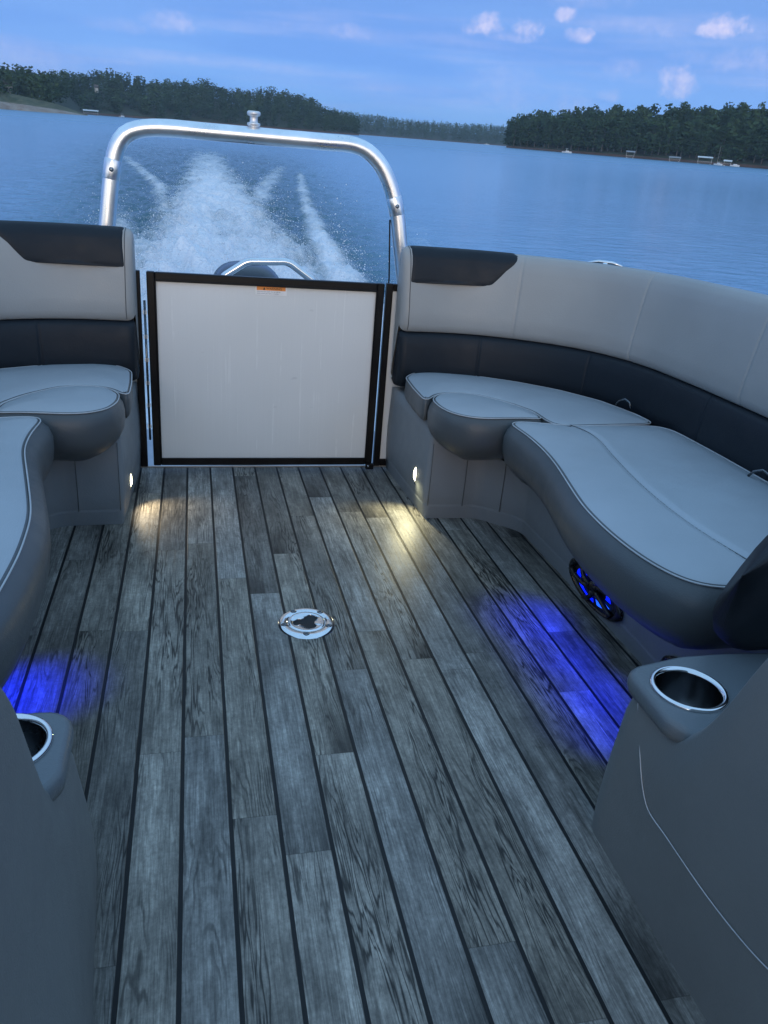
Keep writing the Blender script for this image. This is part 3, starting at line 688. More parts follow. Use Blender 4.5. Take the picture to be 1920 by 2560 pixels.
# ------------------------------------------------------------------ consoles with cup holders
def smooth01(t): t = max(0, min(1, t)); return t * t * (3 - 2 * t)
def build_console(mir):
    side = 'left' if mir else 'right'
    fx_ = .780 if not mir else MX + .209
    t = thing('console', (MX - 1.0 if mir else 1.0, .8, 0), 'grey moulded seat console in the %s foreground with a steel cup holder' % side, 'seat console', 'seat consoles in the foreground')
    # side profile: top height as a function of y
    yy = [1.10, 1.04, .98, .93, .885, .857, .82, .785, .75, .72, .66, .5, .2, -.6]
    zz = [.392, .394, .385, .386, .43, .485, .57, .65, .70, .722, .728, .73, .73, .73]
    if not mir: yy = [1.08, 1.045, .985, .935, .895, .865, .83, .797, .77, .74, .66, .5, .2, -.6]; zz = [.392, .393, .380, .378, .400, .443, .515, .605, .67, .725, .78, .80, .80, .80]
    ys = np.r_[np.linspace(1.07, .60, 60), np.linspace(.58, -.6, 16)]
    zz_ = np.interp(ys, yy[::-1], zz[::-1]); kz = np.array([.2, .6, 1, .6, .2]); kz /= kz.sum(); zp = np.pad(zz_, 2, mode='edge'); zs = np.convolve(zp, kz, 'valid')
    # rounded top edge cross-section across x, far end rounded in plan
    xs = [0, 0, 0, 0, .002, .006, .014, .026, .05, .10, .18, .28, .42]; zf = [0, .15, .5, .8, 0, 0, 0, 0, 0, 0, 0, 0, 0]
    V = []; F = []; mi = []; nx = 8 + 24
    for i, (y_, zt) in enumerate(zip(ys, zs)):
        e = max(0, (y_ - 1.02) / .05); ins = .03 * (1 - math.sqrt(max(0, 1 - min(e, 1) ** 2)))
        for j in range(8):      # up the face
            z_ = (zt - .03) * j / 8
            fl = -.0
            if mir: fl = (1.16 - y_) * .13 * smooth01(1 - z_ / .4) * (1 if y_ > .2 else 0)
            bl_ = .010 * math.sin(math.pi * min(1, z_ / .7))
            yb = y_ + (.045 + (.06 if mir else 0) * 1) * smooth01(1 - z_ / .45) * smooth01((y_ - .85) / .2)
            V.append((fx_ + ins - bl_ - fl, yb, z_))
        for j in range(25):     # round over the edge and across
            if j <= 8:
                a = math.pi / 2 * j / 8; V.append((fx_ + ins + .03 - .03 * math.cos(a) - .004 * math.cos(a), y_, zt - .03 + .03 * math.sin(a)))
            else:
                xx_ = .03 + (.60 - ins) * (j - 8) / 16; wq = smooth01((1.06 - y_) / .12) * smooth01((y_ - .05) / .5)
                V.append((fx_ + ins + xx_, y_ - .55 * min(xx_ - .03, .40) * wq, zt))
    nn = 33
    for i in range(len(ys) - 1):
        for j in range(nn - 1): F.append((i * nn + j, i * nn + j + 1, (i + 1) * nn + j + 1, (i + 1) * nn + j))
    # far end face
    st = len(V); 
    F.append(tuple(range(nn)) + (st,)); V.append((V[nn - 1][0], 1.12, 0))
    cc_ = np.array([.851, 1.003] if not mir else [MX + .283, 1.00]); VA = np.array([tuple(v) for v in V])
    F = [f for f in F if len(f) != 4 or np.hypot(*(VA[list(f)][:, :2].mean(0) - cc_)) > .072 or VA[list(f)][:, 2].mean() < .36]
    body = mk('body', V, F, M_CONS, t, mir)
    # long stitched crease on the aisle face
    if not mir:
        cr = spline([(.777, 1.035, .362), (.7715, .995, .300), (.7695, .955, .235), (.7685, .925, .210), (.7685, .863, .207), (.7685, .738, .205), (.769, .638, .215), (.77, .56, .235)], 60)
        pv, pf = tube_data(cr, .0011, 5); mk('stitched_crease', pv, pf, M_PIPE, body, mir)
    # tray: thick moulded lip that rolls over the edge, with cup ring
    cxr, cyr = (.851, 1.003) if not mir else (MX + .283, 1.00)
    tray = []
    out = fillet([(fx_ - .006, 1.075 if not mir else 1.068), (fx_ - .008, .93), (fx_ + .03, .87), (1.02, .75), (1.22, .66), (1.25, 1.08), (1.0, 1.10 if not mir else 1.068), (.9, 1.10 if not mir else 1.068)] , [.04, .04, .05, .08, .06, .05, .03, .05], 7)
    out = ccw(out); n = len(out); V = []; F = []
    rim = [(cxr + .058 * math.cos(2 * math.pi * i / 48), cyr + .058 * math.sin(2 * math.pi * i / 48)) for i in range(48)]
    def lvl(p):    # lip droops over the aisle face
        dx_ = max(0, (fx_ + .03) - p[0]); return .398 - .0 * dx_
    allp = [Vector(p) for p in out] + [Vector(p) for p in rim]; fo = list(range(n)); fi = list(range(n, n + 48))
    r = delaunay_2d_cdt(allp, [(n + i, n + (i + 1) % 48) for i in range(48)] + [(i, (i + 1) % n) for i in range(n)], [], 0, 1e-7)
    P2 = np.array([tuple(p) for p in r[0]]); tri = []
    for f in r[2]:
        c_ = P2[list(f)].mean(0)
        if inpoly(c_[None], out)[0] and not inpoly(c_[None], np.array(rim))[0]: tri.append(tuple(f))
    V = [(p[0], p[1], .403) for p in P2]; F = tri; b0 = len(V)
    for dd, z in ((0, .403), (.005, .401), (.010, .394), (.011, .382), (.008, .370), (-.004, .362)): V += [(p[0], p[1], z) for p in offset(out, dd)]
    for r_ in range(5):
        for i in range(n): j = (i + 1) % n; F.append((b0 + r_ * n + i, b0 + (r_ + 1) * n + i, b0 + (r_ + 1) * n + j, b0 + r_ * n + j))
    trayo = mk('cup_tray', V, F, M_TRAY, t, mir)
    V, F = lathe_data([(.068, .4035), (.0675, .4075), (.064, .4095), (.060, .4085), (.0575, .403)], (cxr, cyr, 0), 'z', 56); ch = mk('cup_ring', V, F, M_CHROME, t, mir)
    V, F = lathe_data([(.0575, .403), (.056, .39), (.053, .31), (0, .309)], (cxr, cyr, 0), 'z', 56); mk('cup_liner', V, F, M_STEELIN, ch, mir)
    # dark rolled cushion at the back of the console
    V = []; F = []; ax = np.array([.955, 1.10, .50]); nseg = 24
    secs = []
    for s in np.linspace(0, 1, 26):
        sx_ = s * .75; rr = math.sqrt(max(0, 1 - max(0, 1 - sx_ / .13) ** 2)) if sx_ < .13 else 1
        secs.append((sx_, max(rr, .02)))
    for sx_, rr in secs:
        for i in range(nseg):
            a = 2 * math.pi * i / nseg; ca, sa = math.cos(a), math.sin(a)
            yy_ = .065 * math.copysign(abs(ca) ** .7, ca) * rr; zz2 = .185 * math.copysign(abs(sa) ** .7, sa) * rr
            V.append((.935 + sx_ + .25 * (zz2 + .185) * (1 - min(1, sx_ / .5)), 1.10 + yy_ - .25 * (zz2), .575 + zz2))
    for i in range(25):
        for j in range(nseg): F.append((i * nseg + j, i * nseg + (j + 1) % nseg, (i + 1) * nseg + (j + 1) % nseg, (i + 1) * nseg + j))
    F.append(tuple(range(nseg))); F.append(tuple(25 * nseg + j for j in range(nseg))[::-1])
    if not mir: mk('arm_bolster', V, F, M_BLACKV, t, mir)
    return t
CR = build_console(False); CLf = build_console(True)

# ------------------------------------------------------------------ lamps of the boat (courtesy LEDs, blue speaker LEDs)
def spot(name, loc, tgt, col, power, ang, blend, rad, par):
    l = bpy.data.lights.new(name, 'SPOT'); l.energy = power; l.color = col; l.spot_size = R(ang); l.spot_blend = blend; l.shadow_soft_size = rad
    o = bpy.data.objects.new(name, l); C.objects.link(o); o.parent = par
    o.location = Vector(loc) - rootloc(par); o.rotation_euler = (Vector(loc) - Vector(tgt)).to_track_quat('Z', 'Y').to_euler(); return o
spot('courtesy_lamp', (.822, 2.80, .139), (.715, 2.66, 0), (1, .90, .52), 3.8, 125, .9, .006, LR)
spot('courtesy_lamp', (-.225, 2.86, .105), (-.10, 2.78, 0), (1, .80, .52), 2.6, 108, .9, .006, LL)
for yy_ in (1.36, 1.53, 1.70, 1.87):      # LED strips tucked under the overhanging cushion edge
    spot('blue_lamp', (1.060, yy_, .262), (.985, yy_ + .04, 0), (.0, .010, 1), 7.5, 68, 1.0, .03, LR)

spot('blue_lamp', (MX - 1.06, 1.68, .24), (MX - .99, 1.70, 0), (.0, .012, 1), 17.0, 72, 1.0, .02, LL)
# ------------------------------------------------------------------ far shores: hills under trees
M_SOIL = simple('forest_floor', (.035, .045, .022), .9)
M_CLAY = None
mt, N, b = mat('clay_bank'); M_CLAY = mt; c = N.coord(); n = N.noise(N.vm('MULTIPLY', c, (1, 1, 3)), .12, 5, .6); n2 = N.noise(c, 1.1, 4, .6)
N.put(b.inputs['Base Color'], N.mix(N.mr(n, .4, .6), (.17, .085, .055), (.30, .235, .19))); b.inputs['Roughness'].default_value = .9
N.put(b.inputs['Base Color'], N.mix(N.mr(n2, .35, .65), N.mix(N.mr(n, .42, .6), (.20, .12, .085), (.36, .30, .25)), (.30, .25, .21)))
M_CLAYD = simple('dark_clay', (.10, .055, .038), .9)
mt, N, b = mat('grass_slope'); M_GRASS = mt; c = N.coord(); n = N.noise(c, .25, 5, .6)
N.put(b.inputs['Base Color'], N.mix(N.mr(n, .35, .65), (.045, .062, .028), (.12, .115, .06))); b.inputs['Roughness'].default_value = .95
def leafmat(name):
    mt, N, b = mat(name); a = N.attr('tone', 'Fac'); c = N.coord(); n = N.noise(c, .9, 2, .5)
    col = N.mix(a, (.020, .045, .018), (.075, .120, .045))
    N.put(b.inputs['Base Color'], N.mix(N.mr(n, .35, .65, 0, .5), col, (.038, .066, .030))); b.inputs['Roughness'].default_value = .8
    b.inputs['Specular IOR Level'].default_value = .15
    return mt
M_LEAF = leafmat('leaf_green'); M_BARK = simple('bark', (.14, .12, .105), .9)
def pol(az, r): return np.stack([r * np.sin(np.radians(az)), r * np.cos(np.radians(az))], -1)
def ridge(name, prof, r0, depth, treeh, azr, step, shore=None):
    """terrain whose tree tops reach the measured skyline"""
    A = np.arange(azr[0], azr[1] + 1e-6, step); pa = np.array(prof); topel = np.interp(A, pa[:, 0], pa[:, 1])
    rr0 = r0(A) if callable(r0) else np.full_like(A, r0); dep = depth
    T = np.array([-.06, -.012, 0, .01, .04, .09, .16, .25, .36, .5, .66, .82, 1, 1.3, 1.7]); V = []; F = []; mi = []
    hr = np.maximum((rr0 + dep) * np.tan(np.radians(topel)) + WATER_DROP - treeh, 1.5)
    def hgt(ai, t): 
        H = np.interp(ai, A, hr); s = np.clip(t, 0, 1); base = H * (1 - (1 - s) ** 1.7)
        return np.where(t < 0, -1.5, 1.2 * np.clip(t / .01, 0, 1) + base * .97)
    for i, a in enumerate(A):
        wig = 6 * mnoise.noise(Vector((a * .9, 1.3, r0 if not callable(r0) else 5))) + 2.5 * mnoise.noise(Vector((a * 4, 8.3, 2)))
        for t in T:
            r = rr0[i] + wig * (1 if t < .3 else 0) + t * dep; p = pol(a, r); V.append((p[0], p[1], float(hgt(a, t))))
    m_ = len(T)
    for i in range(len(A) - 1):
        for j in range(m_ - 1): F.append((i * m_ + j, i * m_ + j + 1, (i + 1) * m_ + j + 1, (i + 1) * m_ + j)); mi.append(1 if j < 3 else 0)
    o = mesh_obj(name, V, F, [M_SOIL, M_CLAYD], None, mi, boat=False); tag(o, kind='structure')
    return hgt, (lambda a: np.interp(a, A, rr0)), A, hr
def tree_mesh(n, h, cw, rg, conifer=False, low=.25):
    """leaf clumps through an uneven crown; returns quads around (0,0,0)..h"""
    nb = rg.integers(5, 9); B = []
    for i in range(nb):
        t = low + (1 - low) * (i + .5) / nb; w_ = cw * (math.sin(math.pi * min(1, (t - low) / (1 - low) * .60 + .2)) ** .8 if not conifer else (1.08 - t)) 
        a = rg.random() * 6.28; off = w_ * .35 * rg.random(); B.append((off * math.cos(a), off * math.sin(a), t * h, w_ * (.55 + .35 * rg.random()), h * (1 - low) / nb * (.9 + .5 * rg.random())))
    B = np.array(B); k_ = rg.integers(0, nb, n); d_ = rg.normal(size=(n, 3)); d_ /= np.linalg.norm(d_, axis=1)[:, None]; rad = rg.random(n) ** .3
    c_ = B[k_, :3] + d_ * rad[:, None] * np.stack([B[k_, 3], B[k_, 3], B[k_, 4]], 1)
    s = (.035 + .05 * rg.random(n)) * cw * 2
    u_ = rg.normal(size=(n, 3)); u_ /= np.linalg.norm(u_, axis=1)[:, None]; v_ = np.cross(u_, d_ + .3 * rg.normal(size=(n, 3))); v_ /= np.linalg.norm(v_, axis=1)[:, None] + 1e-9
    u_ *= s[:, None]; v_ *= s[:, None] * .8
    return np.stack([c_ - u_ - v_ * .6, c_ + u_ * .9 - v_, c_ + u_ + v_ * .8, c_ - u_ * .8 + v_], 1), rg.random(n)
def trunk_data(h, r):
    pts = [(0, 0, -1), (r * .4, 0, h * .3), (-r * .3, r * .3, h * .6), (0, 0, h * .85)]; parts = [tube_data(pts, [r, r * .8, r * .55, r * .2], 5, cap=False)]
    for a, z_ in ((.6, .5), (2.7, .6), (4.4, .68)): parts.append(tube_data([(0, 0, h * z_), (h * .13 * math.cos(a), h * .13 * math.sin(a), h * (z_ + .14))], [r * .4, r * .12], 4, cap=False))
    return merge(parts)
def forest(name, P, hs, cws, nleaf, label, tonev, var=8, seed=1):
    rg = np.random.default_rng(seed); protos = [tree_mesh(nleaf, 1, .30, rg, i == 0, .02 + .10 * rg.random()) for i in range(var)]
    Q = []; tn = []
    for p, h, cw, tv in zip(P, hs, cws, tonev):
        q, t = protos[rg.integers(var)]; a = rg.random() * 6.28; ca, sa = math.cos(a), math.sin(a); q = q * np.array([cw / .30, cw / .30, h])
        q = np.stack([q[..., 0] * ca - q[..., 1] * sa, q[..., 0] * sa + q[..., 1] * ca, q[..., 2]], -1) + p; Q.append(q.reshape(-1, 3)); tn.append(np.clip(np.repeat(tv + (t - .5) * .35, 4), 0, 1))
    Q = np.concatenate(Q); nq = len(Q) // 4; me = bpy.data.meshes.new(name); me.vertices.add(len(Q)); me.vertices.foreach_set('co', Q.ravel().astype(np.float32))
    me.loops.add(len(Q)); me.loops.foreach_set('vertex_index', np.arange(len(Q), dtype=np.int32)); me.polygons.add(nq)
    me.polygons.foreach_set('loop_start', np.arange(0, len(Q), 4, dtype=np.int32)); me.polygons.foreach_set('loop_total', np.full(nq, 4, np.int32)); me.update(calc_edges=True)
    at = me.attributes.new('tone', 'FLOAT', 'POINT'); at.data.foreach_set('value', np.concatenate(tn).astype(np.float32)); me.materials.append(M_LEAF)
    o = bpy.data.objects.new(name, me); C.objects.link(o); tag(o, label, 'forest', kind='stuff'); return o
def scatter(hgt, rf, depth, azr, sp, seed, tmin=.0, tmax=1.15, mask=None):
    rg = np.random.default_rng(seed); P = []; A0 = azr[0]; rm = float(rf(np.mean(azr))); na = int(R(azr[1] - azr[0]) * rm / sp); nt_ = int(depth * (tmax - tmin) / (sp * .95))
    for i in range(na):
        for j in range(nt_):
            a = azr[0] + (azr[1] - azr[0]) * (i + rg.random()) / na; t = tmin + (tmax - tmin) * (j + rg.random()) / nt_
            if mask is not None and not mask(a, t): continue
            r = float(rf(a)) + t * depth + 2; p = pol(a, r); P.append((p[0], p[1], float(hgt(a, max(t, .0)))))
    return np.array(P)
# left shore
LP = [(-40, 2.2), (-30, 2.4), (-20, 1.9), (-14, 2.0), (-10.9, 1.93), (-9.4, 2.0), (-8.3, 1.78), (-7.6, 1.95), (-6.81, 2.2), (-5.21, 2.36), (-4.2, 2.3), (-3.06, 2.15), (-1.7, 2.08), (-.28, 2.28), (.85, 2.35), (1.9, 2.2), (2.86, 1.98), (4.0, 2.08), (5.0, 2.2), (6.0, 2.15), (7.27, 1.95), (8.2, 1.62), (9.09, 1.25), (9.9, 1.05), (10.6, .9), (11.0, .55)]
LRAD = lambda a: np.interp(a, [-40, -12, -8.2, -6.6, -4, 11], [430, 500, 530, 760, 800, 860])
hL, rL, _, _ = ridge('left_hill', [(a, e) for a, e in LP], LRAD, 120, 15, (-42, 10.9), .35)
def mleft(a, t): return not (-16 < a < -7.0 and t < .20 + .12 * math.sin(a * 2.3))
P1 = scatter(hL, rL, 120, (-32, 10.8), 7.2, 3, mask=mleft); rg = np.random.default_rng(11); n1 = len(P1)
forest('left_forest', P1, 10 + 6 * rg.random(n1) ** 1.3, 5.4 + 2.8 * rg.random(n1), 130, 'dense dark green wood covering the hills on the left shore', np.clip(.35 + .25 * rg.normal(size=n1), 0, 1), seed=21)
# grassy opening on the low left point
CP = [(8.5, .7), (9.3, 1.1), (10.6, 1.12), (12, 1.05), (13.97, .94), (15.5, .92), (17.62, .94), (19, 1.0), (20.5, 1.05), (24, 1.1)]
hC, rC, _, _ = ridge('far_hill', CP, 1500, 160, 15, (8.5, 24), .4)
P2 = scatter(hC, rC, 160, (9, 23), 10, 5); n2 = len(P2)
forest('far_forest', P2, 13 + 6 * rg.random(n2), 5.0 + 2.5 * rg.random(n2), 60, 'hazy wood along the farthest shore at the end of the lake', np.clip(.4 + .2 * rg.normal(size=n2), 0, 1), seed=22)
RP = [(20.6, 1.15), (20.75, 1.35), (21.6, 1.65), (22.6, 1.85), (23.8, 2.0), (24.9, 2.15), (26, 2.35), (27.14, 2.5), (28.2, 2.45), (29.12, 2.6), (30.3, 2.65), (31.26, 2.8), (32.2, 2.65), (33.2, 2.8), (34.5, 3.0), (35.93, 3.15), (38, 3.2), (42, 3.0), (60, 3.2), (80, 2.6)]
RRAD = lambda a: np.interp(a, [20.6, 24, 30, 37, 80], [640, 590, 540, 500, 470])
hR, rR, _, _ = ridge('right_hill', RP, RRAD, 90, 18, (20.6, 80), .35)
P3 = scatter(hR, rR, 90, (20.7, 44), 6.4, 6, tmin=.035, tmax=1.1); n3 = len(P3)
forest('right_forest', P3, 13 + 7 * rg.random(n3) ** 1.3, 5.0 + 2.4 * rg.random(n3), 260, 'dark wood of tall trees covering the right shore', np.clip(.38 + .28 * rg.normal(size=n3), 0, 1), seed=23)
P4 = scatter(hR, rR, 90, (44, 80), 7.5, 16, tmin=.035, tmax=1.1); n4 = len(P4)
forest('outer_forest', P4, 14 + 8 * rg.random(n4), 5.2 + 2.4 * rg.random(n4), 110, 'wood running on along the right shore past the picture edge', np.clip(.38 + .28 * rg.normal(size=n4), 0, 1), seed=24)
# single trees that stand out: front row along the waterline and the tallest on the skyline
def proto_tree(seed, name, label, group):
    rg_ = np.random.default_rng(seed); t = thing(name, (0, 0, 0), label, 'tree', group, boat=False)
    V, F = trunk_data(1, .016); mesh_obj('trunk', V, F, M_BARK, t, boat=False)
    q, tn = tree_mesh(420, 1, .22, rg_, False, .20); q = q.reshape(-1, 3)
    o = mesh_obj('crown', q, np.arange(len(q)).reshape(-1, 4), M_LEAF, t, smooth=False, boat=False)
    at = o.data.attributes.new('tone', 'FLOAT', 'POINT'); at.data.foreach_set('value', np.clip(np.repeat(.45 + (tn - .5) * .5, 4), 0, 1).astype(np.float32)); return t
def place_tree(src, first, a, t, h, w_, hf, rf, depth, label=None, group=None):
    if first: r = src
    else:
        r = src.copy(); C.objects.link(r)
        for ch in src.children: c_ = ch.copy(); C.objects.link(c_); c_.parent = r
    p = pol(a, float(rf(a)) + t * depth + 2); r.location = (p[0], p[1], float(hf(a, t))); r.scale = (h * w_, h * w_, h); r.rotation_euler = (0, 0, random.random() * 6.28)
    if label: r['label'] = label
    if group: r['group'] = group
    return r
LT = 'tall straight tree in the front row along the right shoreline'; GT = 'front row of trees on the right shore'
protos = [proto_tree(40 + i, 'shore_tree', LT, GT) for i in range(4)]; used = [False] * 4
for i in range(38):
    kx = i % 4; a = 21.0 + 17.5 * (i + .5 * random.random()) / 38
    place_tree(protos[kx], not used[kx], a, .03 + .03 * random.random(), 13 + 6 * random.random(), 1.3 + .6 * random.random(), hR, rR, 90); used[kx] = True
for a, e, lb in ((31.26, 3.08, 'tallest broad tree breaking the skyline of the right shore'), (34.6, 3.22, 'second tall tree breaking the skyline near the right edge of the picture'), (28.7, 2.76, 'rounded tree poking above the skyline over the roofed dock')):
    t_ = .98; r_ = float(rR(a)) + t_ * 90; hh_ = r_ * math.tan(R(e)) + WATER_DROP - float(hR(a, t_)); o = place_tree(protos[1], False, a, t_, hh_, 1.25, hR, rR, 90, lb, None)
    if 'group' in o: del o['group']
# low point with clay bank and grass at far left
V = []; F = []; mi = []
A_s = np.arange(-19, -6.2, .25); rows = [(-.02, -1.0), (0, .1), (.05, 1.6), (.14, 3.6), (.20, 5.0), (.3, 8.5), (.45, 9)]
for a in A_s:
    taper = np.interp(a, [-19, -11, -8, -6.6, -6.2], [1, 1, .55, .12, .02])
    for f0, hh_ in rows: r = 470 + (a + 19) * 3.0 + 10 * mnoise.noise(Vector((a * 1.1, 0, 0))) + f0 * 120; p = pol(a, r); V.append((p[0], p[1], hh_ * taper - .0 if hh_ > 0 else hh_))
for i in range(len(A_s) - 1):
    for j in range(len(rows) - 1): F.append((i * 7 + j, i * 7 + j + 1, i * 7 + 8 + j, i * 7 + 7 + j)); mi.append(0 if j < 3 else 1)
o = mesh_obj('riverbank', V, F, [M_CLAY, M_GRASS], None, mi, boat=False); tag(o, kind='structure')

# boats, docks and houses on the shores
M_HULL = simple('white_hull', (.78, .78, .77), .35); M_ROOFG = simple('grey_roof', (.30, .31, .33), .6); M_WOODP = simple('dock_timber', (.16, .13, .10), .8)
M_WIN = simple('dark_window', (.02, .025, .03), .15); M_SIDING = simple('pale_siding', (.55, .52, .47), .7); M_TARP = simple('blue_canvas', (.06, .10, .20), .7); M_ROOFB = simple('brown_roof', (.10, .08, .07), .8)
def place(t, az, r, z=0, face=0):
    p = pol(az, r); t.location = (p[0], p[1], z); t.rotation_euler = (0, 0, -R(az) + R(face)); return t
def lb(name, mats, par, *bxs, bev=0.0):
    bm = bmesh.new()
    for bx_ in bxs: box(bm, *bx_, bev)
    return bm_obj(name, bm, mats, par, boat=False)
def hullm(par, L_, W_, H_, mt):
    V = []; F = []; ns = 14
    for i in range(ns):
        t = i / (ns - 1); w_ = W_ / 2 * (1 - max(0, (t - .45) / .55) ** 2.2) + .02; x_ = -L_ / 2 + L_ * t; sh = H_ * (1 + .25 * t * t)
        V += [(x_, -w_, sh), (x_, -w_ * .8, .1), (x_, 0, -.25), (x_, w_ * .8, .1), (x_, w_, sh)]
    for i in range(ns - 1):
        for j in range(4): F.append((i * 5 + j, i * 5 + 5 + j, i * 5 + 6 + j, i * 5 + 1 + j))
        F.append((i * 5, i * 5 + 4, i * 5 + 9, i * 5 + 5))
    F.append((0, 1, 2, 3, 4)); return mesh_obj('hull', V, F, mt, par, smooth=False, boat=False)
def motorboat(az, r, label, L_=5.5, face=0, seat=True, name='motorboat'):
    t = thing(name, (0, 0, 0), label, 'boat', boat=False); hullm(t, L_, 2.0, .75, M_HULL)
    lb('cabin', M_HULL, t, (-L_ * .12, L_ * .2, -.7, .7, .72, 1.25), bev=.1); lb('windscreen', M_WIN, t, (L_ * .1, L_ * .215, -.6, .6, 1.05, 1.45))
    if seat:
        lb('tower', M_HULL, t, (-.25, -.17, -.75, -.68, .7, 2.3), (-.25, -.17, .68, .75, .7, 2.3)); lb('canopy', M_HULL, t, (-.9, .5, -.8, .8, 2.31, 2.42), bev=.04)
    lb('outboard', M_BLACKP, t, (-L_ / 2 - .45, -L_ / 2, -.22, .22, .1, 1.05), bev=.08)
    return place(t, az, r, 0, face)
def roofdock(az, r, label, W_=5, D_=7, H_=2.7, roof=M_ROOFG, face=0, boatin=True):
    t = thing('roofed_dock', (0, 0, 0), label, 'boat dock', boat=False)
    lb('deck', M_WOODP, t, (-W_ / 2, W_ / 2, -D_ / 2, D_ / 2, .25, .5)); lb('float', M_HULL, t, (-W_ / 2 + .2, -W_ / 2 + .9, -D_ / 2 + .2, D_ / 2 - .2, -.2, .245)); lb('float', M_HULL, t, (W_ / 2 - .9, W_ / 2 - .2, -D_ / 2 + .2, D_ / 2 - .2, -.2, .245))
    for x_ in (-W_ / 2 + .15, W_ / 2 - .15):
        for y_ in (-D_ / 2 + .15, D_ / 2 - .15): lb('post', M_SIDING, t, (x_ - .07, x_ + .07, y_ - .07, y_ + .07, .5, H_))
    V = [(-W_ / 2 - .3, -D_ / 2 - .3, H_), (W_ / 2 + .3, -D_ / 2 - .3, H_), (W_ / 2 + .3, D_ / 2 + .3, H_), (-W_ / 2 - .3, D_ / 2 + .3, H_), (-W_ / 2 - .3, 0, H_ + .75), (W_ / 2 + .3, 0, H_ + .75)]
    mesh_obj('roof', V, [(0, 1, 5, 4), (2, 3, 4, 5), (0, 4, 3), (1, 2, 5), (3, 2, 1, 0)], roof, t, smooth=False, boat=False)
    if boatin: lb('railing', M_SIDING, t, (-W_ / 2, W_ / 2, -D_ / 2, -D_ / 2 + .06, 1.3, 1.4), (-W_ / 2, W_ / 2, -D_ / 2, -D_ / 2 + .06, .9, .97))
    return place(t, az, r, 0, face)
def house(az, r, z, label, W_=9, D_=7, H_=5, wall=None, roof=None, face=10):
    t = thing('house', (0, 0, 0), label, 'house', boat=False); lb('wall', wall or M_SIDING, t, (-W_ / 2, W_ / 2, -D_ / 2, D_ / 2, -2, H_))
    V = [(-W_ / 2 - .4, -D_ / 2 - .5, H_ + .01), (W_ / 2 + .4, -D_ / 2 - .5, H_ + .01), (W_ / 2 + .4, D_ / 2 + .5, H_ + .01), (-W_ / 2 - .4, D_ / 2 + .5, H_ + .01), (-W_ / 2 - .4, 0, H_ + 2.4), (W_ / 2 + .4, 0, H_ + 2.4)]
    mesh_obj('roof', V, [(0, 1, 5, 4), (2, 3, 4, 5), (0, 4, 3), (1, 2, 5), (3, 2, 1, 0)], roof or M_ROOFB, t, smooth=False, boat=False)
    for x_ in (-.3, 0, .3): lb('window', M_WIN, t, (W_ * x_ - .6, W_ * x_ + .6, -D_ / 2 - .04, -D_ / 2 + .02, 1.2, 2.8))
    return place(t, az, r, z, face)
motorboat(24.54, 520, 'white motorboat with a small tower, alone on the water off the right shore', 5.8, 8)
motorboat(34.9, 470, 'white boat moored beside the rightmost dock', 5, 20, False)
motorboat(33.95, 480, 'white boat tied up right next to the large white roofed dock', 4.6, -30, False)
motorboat(19.3, 1350, 'tiny pale boat far off near the end of the right wood', 8, 5)
roofdock(28.55, 525, 'grey roofed floating dock standing alone at the right shore', 4.6, 6, 3.1)
roofdock(31.3, 515, 'low dock with a light canopy left of the white boathouse', 6.0, 6, 1.9, M_ROOFG)
roofdock(33.1, 500, 'large white roofed boathouse dock on the right shore', 7.4, 8, 3.1, M_HULL)
roofdock(34.45, 495, 'small white topped dock nearest the right edge of the picture', 3.8, 5, 2.2, M_HULL)
roofdock(-6.05, 640, 'pale roofed dock below the left hill next to the clay point', 9.5, 8, 2.6, M_HULL)
motorboat(-4.2, 700, 'small white boat lying right of the dock on the left shore', 6.5, 60)
house(-10.75, 560, 8.2, 'pale house half hidden by trees on the far left slope', 7, 7, 4.5)
house(-5.62, 800, 19.5, 'small pale house high among the trees on the left hill', 2.6, 3, 1.6)
# sailboat mast at the docks
mt_ = thing('mast', (0, 0, 0), 'thin pale mast standing beside the white boathouse', 'mast', boat=False); pv, pf = tube_data([(0, 0, 0), (0, 0, 9.5)], [.09, .05], 6); mesh_obj('pole', pv, pf, M_SIDING, mt_, boat=False)
pv, pf = tube_data([(0, 0, 1.5), (2.6, 0, 1.6)], [.08, .06], 6); mesh_obj('boom', pv, pf, M_SIDING, mt_, boat=False); place(mt_, 33.85, 486, 0, 0)
